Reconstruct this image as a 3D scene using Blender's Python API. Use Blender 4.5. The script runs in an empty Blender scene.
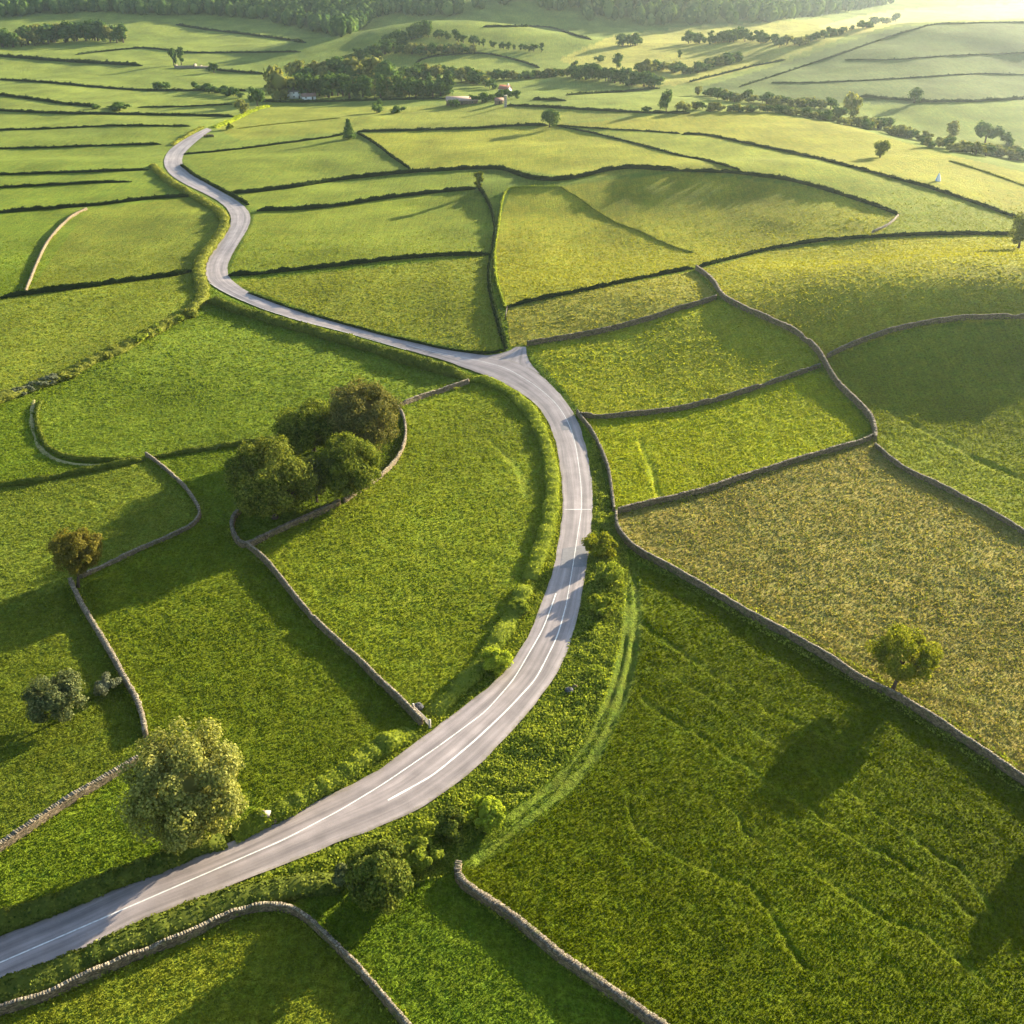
import bpy, math, random
import numpy as np
from mathutils import Vector
rng = np.random.default_rng(7)
random.seed(7)
sc = bpy.context.scene
C = sc.collection
R_ = math.radians

# ------------------------------------------------------------------ noise
def _h(ix, iy, seed):
    n = (ix.astype(np.int64) * 374761393 + iy.astype(np.int64) * 668265263 + seed * 974634777) & 0xFFFFFFFF
    n = ((n ^ (n >> 13)) * 1274126177) & 0xFFFFFFFF
    n = n ^ (n >> 16)
    return (n & 0xFFFF) / 65535.0
def vnoise(x, y, seed=0):
    ix = np.floor(x); iy = np.floor(y)
    fx = x - ix; fy = y - iy
    u = fx * fx * fx * (fx * (fx * 6 - 15) + 10); v = fy * fy * fy * (fy * (fy * 6 - 15) + 10)
    a = _h(ix, iy, seed); b = _h(ix + 1, iy, seed); c = _h(ix, iy + 1, seed); d = _h(ix + 1, iy + 1, seed)
    return (a + (b - a) * u + (c - a) * v + (a - b - c + d) * u * v) * 2 - 1
def sstep(a, b, x):
    t = np.clip((x - a) / (b - a), 0, 1)
    return t * t * (3 - 2 * t)

# ------------------------------------------------------------------ relief of the land (metres; x right, y away)
def ridge(x, y, pts, snear, sfar):
    pts = np.array(pts, float)
    best = np.full(x.shape, 1e9); num = np.zeros(x.shape); den = np.zeros(x.shape); sd = np.zeros(x.shape)
    for (x0, y0, z0), (x1, y1, z1) in zip(pts[:-1], pts[1:]):
        dx, dy = x1 - x0, y1 - y0
        L = math.hypot(dx, dy)
        t = np.clip(((x - x0) * dx + (y - y0) * dy) / L ** 2, 0, 1)
        d2 = (x - x0 - t * dx) ** 2 + (y - y0 - t * dy) ** 2
        best = np.minimum(best, d2)
        w = L / (d2 + 900.0) ** 2
        num += w * (z0 + t * (z1 - z0)); den += w
        sd += w * (dx * (y - y0) - dy * (x - x0)) / L
    side = sstep(-40, 40, sd / den)
    s = snear + (sfar - snear) * side
    return num / den * np.exp(-0.5 * best / s ** 2)
def gauss(x, y, cx, cy, sx, sy, a, rot=0.0):
    c, s = math.cos(rot), math.sin(rot)
    u = (x - cx) * c + (y - cy) * s; v = -(x - cx) * s + (y - cy) * c
    return a * np.exp(-0.5 * ((u / sx) ** 2 + (v / sy) ** 2))
def height(x, y):
    x = np.asarray(x, float); y = np.asarray(y, float)
    h = np.zeros(np.broadcast(x, y).shape)
    x = x + h; y = y + h
    h += ridge(x, y, [(-40, 800, 3), (85, 760, 12), (164, 720, 16), (203, 650, 18.5), (222, 560, 19.5), (236, 480, 17), (300, 400, 12), (420, 330, 6)], 150, 62)
    h += gauss(x, y, 166, 313, 84, 35, 16, -.16)
    h += gauss(x, y, 95, 505, 75, 32, 9, -.1)
    h += ridge(x, y, [(157, 930, 8), (239, 1020, 18), (327, 1110, 33), (384, 1150, 42), (505, 1170, 48), (900, 1190, 54)], 150, 150)
    h += gauss(x, y, -70, 1300, 130, 75, 36)
    h += gauss(x, y, 10, 1750, 240, 100, 42)
    h += gauss(x, y, -1100, 2300, 900, 430, 95)
    h += gauss(x, y, -350, 2350, 350, 300, 45)
    h += gauss(x, y, 500, 3200, 1500, 420, 95)
    h += gauss(x, y, 380, 700, 160, 90, -14)
    far = sstep(120, 420, y)
    h += (0.4 + 1.9 * far) * vnoise(x / 85, y / 85, 3) + (0.15 + .75 * far) * vnoise(x / 37, y / 37, 4) + .28 * far * vnoise(x / 17, y / 17, 6)
    h += sstep(1300, 1900, y) * 6 * vnoise(x / 260, y / 260, 5)
    return h
def hz(x, y):
    return float(height(np.array([x]), np.array([y]))[0])

# ------------------------------------------------------------------ camera
PITCH = R_(28.7); CAMZ = 110.0; F = 1024.0
CAM = np.array([0, 0, CAMZ])
fw = np.array([0, math.cos(PITCH), -math.sin(PITCH)]); up = np.array([0, math.sin(PITCH), math.cos(PITCH)])
cd = bpy.data.cameras.new("camera"); cam = bpy.data.objects.new("camera", cd); C.objects.link(cam)
cam.location = CAM; cam.rotation_euler = (math.pi / 2 - PITCH, 0, 0)
cd.sensor_width = 36; cd.lens = 36.0; cd.clip_start = 1; cd.clip_end = 20000
sc.camera = cam

# where a sight line from the survey photograph meets the land
def ground(px):
    px = np.asarray(px, float).reshape(-1, 2)
    d = fw[None] + (px[:, :1] - 512) / F * np.array([[1, 0, 0]]) - (px[:, 1:] - 512) / F * up[None]
    S = np.geomspace(60, 5200, 420)
    out = np.zeros((len(px), 3))
    for a in range(0, len(px), 2000):
        dd = d[a:a + 2000]
        P = CAM + dd[:, None, :] * S[None, :, None]
        below = P[..., 2] < height(P[..., 0], P[..., 1])
        k = np.where(below.any(1), below.argmax(1), len(S) - 1)
        k = np.maximum(k, 1)
        lo = S[k - 1]; hi = S[k]
        for _ in range(14):
            m = (lo + hi) / 2
            q = CAM + dd * m[:, None]
            b = q[:, 2] < height(q[:, 0], q[:, 1])
            hi = np.where(b, m, hi); lo = np.where(b, lo, m)
        q = CAM + dd * hi[:, None]
        q[:, 2] = height(q[:, 0], q[:, 1])
        out[a:a + 2000] = q
    return out
def smooth_px(pts, step=2.0, win=9):
    p = np.array(pts, float)
    s = np.r_[0, np.cumsum(np.hypot(*np.diff(p, axis=0).T))]
    n = max(4, int(s[-1] / step))
    t = np.linspace(0, s[-1], n)
    q = np.c_[np.interp(t, s, p[:, 0]), np.interp(t, s, p[:, 1])]
    w = min(win, (n // 2) * 2 - 1)
    if w >= 3:
        k = w // 2
        for _ in range(2):
            ext = np.vstack([2 * q[0] - q[k:0:-1], q, 2 * q[-1] - q[-2:-k - 2:-1]])
            q = np.c_[np.convolve(ext[:, 0], np.ones(w) / w, 'valid'), np.convolve(ext[:, 1], np.ones(w) / w, 'valid')]
    return q
def resample(w, step):
    s = np.r_[0, np.cumsum(np.hypot(*np.diff(w[:, :2], axis=0).T))]
    n = max(3, int(s[-1] / step) + 1)
    t = np.linspace(0, s[-1], n)
    x = np.interp(t, s, w[:, 0]); y = np.interp(t, s, w[:, 1])
    return np.c_[x, y, height(x, y)]
def course(pts, step=1.0, win=9):
    return resample(ground(smooth_px(pts, win=win)), step)
def normals2(p):
    t = np.gradient(p[:, :2], axis=0)
    t /= np.maximum(np.linalg.norm(t, axis=1, keepdims=True), 1e-9)
    return np.c_[-t[:, 1], t[:, 0]], t

# ------------------------------------------------------------------ mesh helpers
def make_mesh(name, V, Q, mat, smooth=False, uv=None, matidx=None):
    me = bpy.data.meshes.new(name)
    V = np.asarray(V, np.float32); Q = np.asarray(Q, np.int32)
    me.vertices.add(len(V)); me.vertices.foreach_set("co", V.ravel())
    k = Q.shape[1]
    me.loops.add(Q.size); me.loops.foreach_set("vertex_index", Q.ravel())
    me.polygons.add(len(Q)); me.polygons.foreach_set("loop_start", np.arange(0, Q.size, k, dtype=np.int32))
    me.polygons.foreach_set("loop_total", np.full(len(Q), k, np.int32))
    if smooth: me.polygons.foreach_set("use_smooth", np.ones(len(Q), bool))
    for m in (mat if isinstance(mat, (list, tuple)) else [mat]): me.materials.append(m)
    if matidx is not None: me.polygons.foreach_set("material_index", np.asarray(matidx, np.int32))
    if uv is not None:
        l = me.uv_layers.new(name="UVMap"); l.data.foreach_set("uv", np.asarray(uv, np.float32)[Q.ravel()].ravel())
    me.update(calc_edges=True)
    return me
def link(name, me, parent=None, loc=(0, 0, 0)):
    o = bpy.data.objects.new(name, me); C.objects.link(o); o.location = loc
    if parent is not None: o.parent = parent
    return o
def empty(name, loc): return link(name, None, None, loc)
def tag(o, label=None, cat=None, group=None, kind=None):
    if label: o['label'] = label
    if cat: o['category'] = cat
    if group: o['group'] = group
    if kind: o['kind'] = kind
    return o
class Acc:
    def __init__(s): s.V = []; s.Q = []; s.n = 0; s.M = []
    def add(s, V, Q, m=0):
        V = np.asarray(V, float).reshape(-1, 3); Q = np.asarray(Q, int).reshape(-1, 4)
        s.V.append(V); s.Q.append(Q + s.n); s.n += len(V); s.M.append(np.full(len(Q), m))
        return s
    def get(s): return np.vstack(s.V), np.vstack(s.Q)
    def mesh(s, name, mat, smooth=False):
        V, Q = s.get(); return make_mesh(name, V, Q, mat, smooth, None, np.concatenate(s.M))
BOXQ = np.array([[0, 3, 2, 1], [4, 5, 6, 7], [0, 1, 5, 4], [1, 2, 6, 5], [2, 3, 7, 6], [3, 0, 4, 7]])
def box(x0, x1, y0, y1, z0, z1):
    return np.array([[x0, y0, z0], [x1, y0, z0], [x1, y1, z0], [x0, y1, z0], [x0, y0, z1], [x1, y0, z1], [x1, y1, z1], [x0, y1, z1]], float)
def cards(P, N, size, jit=0.6, asp=0.7):
    """leaf sized quads at P facing roughly N"""
    n = len(P)
    N = N + rng.normal(0, jit, (n, 3)); N /= np.maximum(np.linalg.norm(N, axis=1, keepdims=True), 1e-6)
    a = np.cross(N, rng.normal(0, 1, (n, 3))); a /= np.maximum(np.linalg.norm(a, axis=1, keepdims=True), 1e-6)
    b = np.cross(N, a)
    s = (np.asarray(size) * rng.uniform(0.65, 1.3, n))[:, None] * 0.5
    V = np.stack([P - a * s, P + b * s * asp, P + a * s, P - b * s * asp + N * s * 0.35], 1).reshape(-1, 3)
    return V, np.arange(4 * n).reshape(n, 4)
def blob(c, r, nu=8, nv=6, jit=0.12):
    th = np.linspace(0, 2 * np.pi, nu, endpoint=False); ph = np.linspace(0.12, np.pi - 0.12, nv)
    T, Pp = np.meshgrid(th, ph)
    k = 1 + rng.uniform(-jit, jit, T.shape)
    r = np.broadcast_to(np.asarray(r, float), (3,))
    V = np.stack([c[0] + r[0] * k * np.sin(Pp) * np.cos(T), c[1] + r[1] * k * np.sin(Pp) * np.sin(T), c[2] + r[2] * k * np.cos(Pp)], -1).reshape(-1, 3)
    Q = []
    for j in range(nv - 1):
        for i in range(nu):
            i2 = (i + 1) % nu
            Q.append([j * nu + i, (j + 1) * nu + i, (j + 1) * nu + i2, j * nu + i2])
    for i in range(0, nu - 2, 2):
        Q.append([0, i + 1, i + 2, (i + 3) % nu]); o = (nv - 1) * nu
        Q.append([o, o + (i + 3) % nu, o + i + 2, o + i + 1])
    return V, np.array(Q)
def tube(pts, rad, n=7):
    pts = np.asarray(pts, float); V = []
    for i, p in enumerate(pts):
        t = pts[min(i + 1, len(pts) - 1)] - pts[max(i - 1, 0)]
        t /= np.linalg.norm(t) + 1e-9
        a = np.cross(t, [0.3, 1, 0.1]); a /= np.linalg.norm(a) + 1e-9; b = np.cross(t, a)
        for k in range(n):
            w = 2 * math.pi * k / n
            V.append(p + rad[i] * (a * math.cos(w) + b * math.sin(w)))
    Q = [[i * n + k, i * n + (k + 1) % n, (i + 1) * n + (k + 1) % n, (i + 1) * n + k] for i in range(len(pts) - 1) for k in range(n)]
    return np.array(V), np.array(Q)
def in_poly(x, y, poly):
    inside = np.zeros(x.shape, bool)
    px, py = poly[:, 0], poly[:, 1]
    j = len(poly) - 1
    for i in range(len(poly)):
        c = ((py[i] > y) != (py[j] > y))
        with np.errstate(divide='ignore', invalid='ignore'):
            xi = (px[j] - px[i]) * (y - py[i]) / (py[j] - py[i] + 1e-12) + px[i]
        inside ^= c & (x < xi)
        j = i
    return inside
def poly_world(px): return ground(smooth_px(list(px) + [px[0]], step=4, win=3))[:, :2]
def dist_line(x, y, p, dmax):
    """distance to a polyline for points within dmax of its bounding box (else dmax)"""
    D = np.full(x.shape, float(dmax))
    m = (x > p[:, 0].min() - dmax) & (x < p[:, 0].max() + dmax) & (y > p[:, 1].min() - dmax) & (y < p[:, 1].max() + dmax)
    idx = np.nonzero(m.ravel())[0]
    if not len(idx): return D
    xs = x.ravel()[idx]; ys = y.ravel()[idx]; best = np.full(len(idx), float(dmax))
    for (x0, y0), (x1, y1) in zip(p[:-1, :2], p[1:, :2]):
        mm = (xs > min(x0, x1) - dmax) & (xs < max(x0, x1) + dmax) & (ys > min(y0, y1) - dmax) & (ys < max(y0, y1) + dmax)
        if not mm.any(): continue
        X = xs[mm]; Y = ys[mm]; dx = x1 - x0; dy = y1 - y0
        t = np.clip(((X - x0) * dx + (Y - y0) * dy) / (dx * dx + dy * dy + 1e-9), 0, 1)
        best[mm] = np.minimum(best[mm], np.hypot(X - x0 - t * dx, Y - y0 - t * dy))
    D.ravel()[idx] = best
    return D

# ------------------------------------------------------------------ materials
def newmat(name):
    m = bpy.data.materials.new(name); m.use_nodes = True
    nt = m.node_tree; nt.nodes.clear()
    return m, nt, nt.nodes.new('ShaderNodeOutputMaterial')
def N(nt, t, **kw):
    n = nt.nodes.new(t)
    for k, v in kw.items(): setattr(n, k, v)
    return n
def noise(nt, vec, scale, detail=3, rough=0.55):
    n = N(nt, 'ShaderNodeTexNoise'); n.inputs['Scale'].default_value = scale; n.inputs['Detail'].default_value = detail
    n.inputs['Roughness'].default_value = rough
    nt.links.new(vec, n.inputs['Vector']); return n.outputs['Fac']
def maprange(nt, v, a, b, c, d):
    n = N(nt, 'ShaderNodeMapRange'); nt.links.new(v, n.inputs[0])
    for i, q in enumerate((a, b, c, d)): n.inputs[i + 1].default_value = q
    return n.outputs[0]
def math_(nt, op, a, b=None):
    n = N(nt, 'ShaderNodeMath', operation=op)
    for i, v in enumerate((a, b)):
        if v is None: continue
        if isinstance(v, (int, float)): n.inputs[i].default_value = v
        else: nt.links.new(v, n.inputs[i])
    return n.outputs[0]
def mixc(nt, fac, a, b, blend='MIX'):
    n = N(nt, 'ShaderNodeMix', data_type='RGBA', blend_type=blend)
    for s, v in ((n.inputs[0], fac), (n.inputs[6], a), (n.inputs[7], b)):
        if isinstance(v, (int, float)): s.default_value = v
        elif isinstance(v, tuple): s.default_value = (*v, 1)
        else: nt.links.new(v, s)
    return n.outputs[2]
def scalec(nt, col, v):
    n = N(nt, 'ShaderNodeVectorMath', operation='SCALE')
    nt.links.new(col, n.inputs[0]); nt.links.new(v, n.inputs['Scale']); return n.outputs[0]
def bump(nt, hgt, dist, strength=1.0):
    n = N(nt, 'ShaderNodeBump'); n.inputs['Strength'].default_value = strength; n.inputs['Distance'].default_value = dist
    nt.links.new(hgt, n.inputs['Height']); return n.outputs[0]
def princ(nt, out, col, rough=0.9, spec=0.2, nrm=None, sheen=0):
    p = N(nt, 'ShaderNodeBsdfPrincipled')
    if isinstance(col, tuple): p.inputs['Base Color'].default_value = (*col, 1)
    else: nt.links.new(col, p.inputs['Base Color'])
    if isinstance(rough, (int, float)): p.inputs['Roughness'].default_value = rough
    else: nt.links.new(rough, p.inputs['Roughness'])
    p.inputs['Specular IOR Level'].default_value = spec
    if sheen: p.inputs['Sheen Weight'].default_value = sheen; p.inputs['Sheen Roughness'].default_value = .5; p.inputs['Sheen Tint'].default_value = (.75, .8, .3, 1)
    if nrm is not None: nt.links.new(nrm, p.inputs['Normal'])
    nt.links.new(p.outputs[0], out.inputs[0]); return p
def wpos(nt): return N(nt, 'ShaderNodeNewGeometry').outputs['Position']
def opos(nt): return N(nt, 'ShaderNodeTexCoord').outputs['Object']

def mat_land():
    m, nt, out = newmat('sward')
    P = wpos(nt)
    at = N(nt, 'ShaderNodeAttribute', attribute_name='tint'); tint = at.outputs['Color']
    n1 = noise(nt, P, 1.6, 4, .65); n2 = noise(nt, P, .33, 3); n3 = noise(nt, P, .035, 3); n0 = noise(nt, P, 5.5, 2, .6)
    mp = N(nt, 'ShaderNodeMapping'); mp.inputs['Rotation'].default_value = (0, 0, R_(-33)); mp.inputs['Scale'].default_value = (1.3, .05, .3)
    nt.links.new(P, mp.inputs[0]); st = noise(nt, mp.outputs[0], 1.0, 3, .6)
    f = math_(nt, 'MULTIPLY', maprange(nt, n1, .28, .72, .5, 1.5), maprange(nt, n0, .3, .7, .72, 1.28))
    f = math_(nt, 'MULTIPLY', f, maprange(nt, n3, .3, .7, .78, 1.22))
    f = math_(nt, 'MULTIPLY', f, maprange(nt, st, .3, .7, .84, 1.16))
    warm = mixc(nt, 1.0, tint, (1.16, 1.06, 1.0), 'MULTIPLY'); cool = mixc(nt, 1.0, tint, (.88, .96, .97), 'MULTIPLY')
    c = mixc(nt, maprange(nt, n2, .36, .64, 0, 1), cool, warm)
    c = scalec(nt, c, f)
    hh = math_(nt, 'ADD', n1, math_(nt, 'MULTIPLY', n0, .45))
    princ(nt, out, c, .95, .05, bump(nt, hh, .6, 1.0), .0)
    return m
def mat_leaf(name, dark, light, trans=.35, scale=.5):
    m, nt, out = newmat(name)
    g = N(nt, 'ShaderNodeNewGeometry')
    cl = noise(nt, opos(nt), scale, 2)
    f = math_(nt, 'ADD', math_(nt, 'MULTIPLY', math_(nt, 'POWER', g.outputs['Random Per Island'], 1.3), .75), math_(nt, 'MULTIPLY', maprange(nt, cl, .3, .7, 0, 1), .35))
    c = mixc(nt, f, dark, light)
    d = N(nt, 'ShaderNodeBsdfDiffuse'); nt.links.new(c, d.inputs[0])
    t = N(nt, 'ShaderNodeBsdfTranslucent'); nt.links.new(mixc(nt, 1.0, c, (1.25, 1.2, .6), 'MULTIPLY'), t.inputs[0])
    mx = N(nt, 'ShaderNodeMixShader'); mx.inputs[0].default_value = trans
    nt.links.new(d.outputs[0], mx.inputs[1]); nt.links.new(t.outputs[0], mx.inputs[2]); nt.links.new(mx.outputs[0], out.inputs[0])
    return m
def mat_stone(name, a, b, moss=.25):
    m, nt, out = newmat(name)
    P = wpos(nt)
    mp = N(nt, 'ShaderNodeMapping'); mp.inputs['Scale'].default_value = (2.4, 2.4, 5.0); nt.links.new(P, mp.inputs[0])
    v = N(nt, 'ShaderNodeTexVoronoi'); v.inputs['Scale'].default_value = 1.0; nt.links.new(mp.outputs[0], v.inputs['Vector'])
    e = N(nt, 'ShaderNodeTexVoronoi', feature='DISTANCE_TO_EDGE'); e.inputs['Scale'].default_value = 1.0; nt.links.new(mp.outputs[0], e.inputs['Vector'])
    sep = N(nt, 'ShaderNodeSeparateColor'); nt.links.new(v.outputs['Color'], sep.inputs[0])
    c = mixc(nt, sep.outputs[0], a, b)
    c = mixc(nt, maprange(nt, noise(nt, P, .8, 4, .7), .5, .68, 0, moss * 2), c, (.10, .12, .035))
    c = scalec(nt, c, maprange(nt, e.outputs[0], 0, .08, .35, 1.0))
    princ(nt, out, c, .92, .15, bump(nt, math_(nt, 'MINIMUM', e.outputs[0], .12), .5, 1))
    return m
def mat_plain(name, col, rough=.8, var=.15, scale=3, spec=.3):
    m, nt, out = newmat(name)
    base = N(nt, 'ShaderNodeRGB'); base.outputs[0].default_value = (*col, 1)
    princ(nt, out, scalec(nt, base.outputs[0], maprange(nt, noise(nt, opos(nt), scale, 4), .25, .75, 1 - var, 1 + var)), rough, spec)
    return m
def mat_road():
    m, nt, out = newmat('worn_asphalt')
    uv = N(nt, 'ShaderNodeUVMap'); P = wpos(nt)
    mp = N(nt, 'ShaderNodeMapping'); mp.inputs['Scale'].default_value = (9, .035, 1); nt.links.new(uv.outputs[0], mp.inputs[0])
    st = noise(nt, mp.outputs[0], 1.0, 4, .6)
    mp2 = N(nt, 'ShaderNodeMapping'); mp2.inputs['Scale'].default_value = (2.2, .012, 1); nt.links.new(uv.outputs[0], mp2.inputs[0])
    s2 = noise(nt, mp2.outputs[0], 1.0, 2, .5)
    g = noise(nt, P, 9, 3, .7); b = noise(nt, P, .25, 4, .6)
    f = math_(nt, 'MULTIPLY', maprange(nt, st, .3, .7, .66, 1.32), maprange(nt, g, .3, .7, .86, 1.14))
    f = math_(nt, 'MULTIPLY', f, maprange(nt, b, .3, .7, .8, 1.15))
    f = math_(nt, 'MULTIPLY', f, maprange(nt, s2, .3, .7, .85, 1.15))
    spu = N(nt, 'ShaderNodeSeparateXYZ'); nt.links.new(uv.outputs[0], spu.inputs[0])
    wt_ = math_(nt, 'ABSOLUTE', math_(nt, 'SUBTRACT', math_(nt, 'ABSOLUTE', math_(nt, 'SUBTRACT', spu.outputs[0], .5)), .235))
    f = math_(nt, 'MULTIPLY', f, maprange(nt, wt_, .02, .10, .84, 1.05))
    c = N(nt, 'ShaderNodeRGB'); c.outputs[0].default_value = (.29, .245, .236, 1)
    # gravel and dust gathering along the edges
    sp = N(nt, 'ShaderNodeSeparateXYZ'); nt.links.new(uv.outputs[0], sp.inputs[0])
    ed = math_(nt, 'ABSOLUTE', math_(nt, 'SUBTRACT', sp.outputs[0], .5))
    e2 = math_(nt, 'ADD', ed, maprange(nt, noise(nt, P, .9, 4, .7), .3, .7, -.05, .05))
    cc = mixc(nt, maprange(nt, e2, .44, .5, 0, .7), c.outputs[0], (.20, .17, .11))
    princ(nt, out, scalec(nt, cc, f), .55, .5, bump(nt, g, .02, .5))
    return m
def mat_paint():
    m, nt, out = newmat('road_paint')
    P = wpos(nt)
    c = mixc(nt, maprange(nt, noise(nt, P, 3.0, 5, .75), .5, .66, 0, .75), (.78, .77, .74), (.24, .23, .22))
    princ(nt, out, c, .6, .3); return m
M = dict(
    land=mat_land(), road=mat_road(), paint=mat_paint(),
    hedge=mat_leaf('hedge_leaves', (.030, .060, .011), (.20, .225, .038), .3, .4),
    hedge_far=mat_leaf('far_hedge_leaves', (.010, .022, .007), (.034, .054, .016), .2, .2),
    bank=mat_leaf('bank_leaves', (.085, .12, .018), (.30, .30, .06), .35, .3),
    verge=mat_leaf('verge_leaves', (.085, .14, .014), (.38, .42, .06), .42, .18),
    rough=mat_leaf('rough_grass_leaves', (.09, .15, .014), (.38, .40, .05), .42, .25),
    oak=mat_leaf('oak_leaves', (.028, .060, .010), (.27, .285, .05), .32, .3),
    oak2=mat_leaf('olive_oak_leaves', (.032, .066, .010), (.25, .28, .042), .36, .35),
    bronze=mat_leaf('bronze_leaves', (.038, .056, .014), (.26, .235, .07), .3, .22),
    willow=mat_leaf('willow_leaves', (.085, .115, .024), (.42, .41, .12), .38, .4),
    ochre=mat_leaf('ochre_leaves', (.075, .075, .014), (.25, .215, .045), .4, .5),
    lime=mat_leaf('lime_leaves', (.09, .13, .010), (.34, .34, .035), .48, .5),
    dusk=mat_leaf('grey_green_leaves', (.030, .055, .022), (.22, .235, .09), .28, .6),
    pale=mat_leaf('pale_leaves', (.08, .10, .06), (.20, .21, .13), .3, .8),
    bright=mat_leaf('bright_leaves', (.13, .20, .015), (.50, .56, .06), .45, .9),
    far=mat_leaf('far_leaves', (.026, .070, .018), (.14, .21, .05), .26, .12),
    fary=mat_leaf('far_yellow_leaves', (.075, .11, .024), (.33, .32, .10), .36, .15),  # paler, yellower leaf colour for some far trees and bushes
    bark=mat_plain('bark', (.085, .062, .042), .95, .35, 4, .1),
    wall=mat_stone('field_stone', (.10, .072, .045), (.29, .215, .125), .45),
    wallb=mat_stone('brown_field_stone', (.13, .098, .068), (.33, .25, .165)),
    cope=mat_stone('coping_stone', (.16, .14, .11), (.36, .30, .22), .2),
    copeg=mat_stone('grey_coping_stone', (.12, .10, .08), (.28, .235, .175), .3),
    track=mat_plain('trodden_track', (.30, .27, .11), .95, .3, .8, .1),
    render=mat_plain('white_render', (.74, .73, .70), .8, .06, .6),
    tile=mat_plain('red_tile', (.30, .13, .085), .8, .2, 1),
    slate=mat_plain('slate', (.15, .14, .15), .7, .2, 1),
    brownroof=mat_plain('brown_roof', (.27, .16, .12), .8, .2, 1),
    pinkroof=mat_plain('weathered_pink_roof', (.42, .30, .25), .8, .15, .6),
    glass=mat_plain('dark_glass', (.03, .035, .04), .15, .05, 1, .5),
    wood=mat_plain('silvered_timber', (.45, .40, .33), .8, .2, 5),
    darkwood=mat_plain('dark_timber', (.06, .045, .035), .8, .2, 3),
    boulder=mat_stone('boulder_stone', (.06, .06, .07), (.14, .14, .15), .1),
    capstone=mat_plain('pale_capstone', (.36, .31, .26), .85, .1, 4),
    canvas=mat_plain('white_canvas', (.80, .80, .80), .8, .04, 1), bluecanvas=mat_plain('blue_canvas', (.12, .32, .66), .75, .06, 1),
    tar=mat_plain('dark_asphalt', (.21, .20, .205), .6, .15, 2),
)

# ------------------------------------------------------------------ the road
RL = [(-90, 980), (0, 936.5), (66, 911), (146, 876), (199, 857), (246, 836), (340, 791), (383, 768), (426, 735), (456, 713), (486, 690), (509, 668), (529, 636),
      (543, 600), (553, 573), (559, 540), (563, 510), (562, 479), (556, 440), (543, 411), (526, 396), (499, 381), (473, 371), (440, 359), (406, 350), (373, 340),
      (340, 331), (299, 321), (259, 308), (226, 294), (207, 283), (203, 275), (206, 261), (219, 243), (231, 228), (234, 218), (229, 208), (212, 197), (186, 185),
      (169, 175), (162, 167), (161, 160), (164, 154), (173, 146), (186, 138), (199, 131), (207, 128)]
RR = [(-90, 1036), (0, 988), (76, 955), (140, 920), (213, 893), (259, 875), (340, 842), (383, 826), (423, 808), (453, 786), (479, 766), (509, 735), (529, 712),
      (553, 681), (569, 649), (577, 620), (584, 586), (589, 550), (592, 520), (593, 500), (592, 479), (587, 450), (577, 418), (569, 405), (553, 386), (533, 369),
      (515, 361), (483, 355.5), (450, 350), (413, 340.6), (373, 331.5), (340, 323), (309, 313), (272, 302), (246, 291), (229, 280), (224, 271), (229, 260),
      (239, 243), (249, 228), (254, 216), (246, 206), (229, 196), (206, 183), (189, 173), (180, 165), (178, 160), (181, 155), (189, 149), (196, 141), (205, 135), (212, 130)]
gl = resample(ground(smooth_px(RL, 2, 11)), 1.0); gr = resample(ground(smooth_px(RR, 2, 11)), 1.0)
road_poly = np.vstack([gl[::2, :2], gr[::-2, :2]])
def pair(gl, gr):
    idx = []; last = 0                                   # walk both edges together, nearest across
    for p in gl:
        w = gr[last:last + 25, :2]
        k = int(np.argmin(np.hypot(*(w - p[:2]).T))); last += k; idx.append(last)
    e = np.interp(np.arange(len(gl)), np.arange(len(gl)), idx)
    e = np.convolve(np.pad(e, 6, mode='edge'), np.ones(13) / 13, 'valid')
    k = np.arange(len(gr))
    return np.c_[np.interp(e, k, gr[:, 0]), np.interp(e, k, gr[:, 1])]
rr_ = pair(gl, gr)
NA = 7
t = np.linspace(0, 1, NA)
wob = 0.12 * vnoise(np.arange(len(gl)) / 2.3, np.zeros(len(gl)), 61); wob2 = 0.12 * vnoise(np.arange(len(gl)) / 2.3, np.zeros(len(gl)) + 9, 62)
X = gl[:, :1] * (1 - t) + rr_[:, :1] * t; Y = gl[:, 1:2] * (1 - t) + rr_[:, 1:2] * t
ac = np.c_[rr_ - gl[:, :2]]; ac /= np.linalg.norm(ac, axis=1, keepdims=True)
X[:, 0] += ac[:, 0] * wob; Y[:, 0] += ac[:, 1] * wob; X[:, -1] += ac[:, 0] * wob2; Y[:, -1] += ac[:, 1] * wob2
def road_z(x, y): return height(x, y) + .10
Z = road_z(X, Y)
cam_h = (0.10 * (1 - (2 * t - 1) ** 2))[None]
V = np.stack([X, Y, Z + cam_h * .5], -1).reshape(-1, 3)
n = len(gl); i = np.arange(n - 1)[:, None] * NA + np.arange(NA - 1)[None]
Q = np.stack([i, i + 1, i + NA + 1, i + NA], -1).reshape(-1, 4)
dist = np.r_[0, np.cumsum(np.hypot(*np.diff((gl[:, :2] + rr_) / 2, axis=0).T))]
uv = np.stack([np.broadcast_to(t, X.shape), np.broadcast_to(dist[:, None], X.shape)], -1).reshape(-1, 2)
road = link('road', make_mesh('road', V, Q, M['road'], True, uv)); tag(road, 'pale grey winding country road with white lines', 'road', kind='structure')
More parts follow.
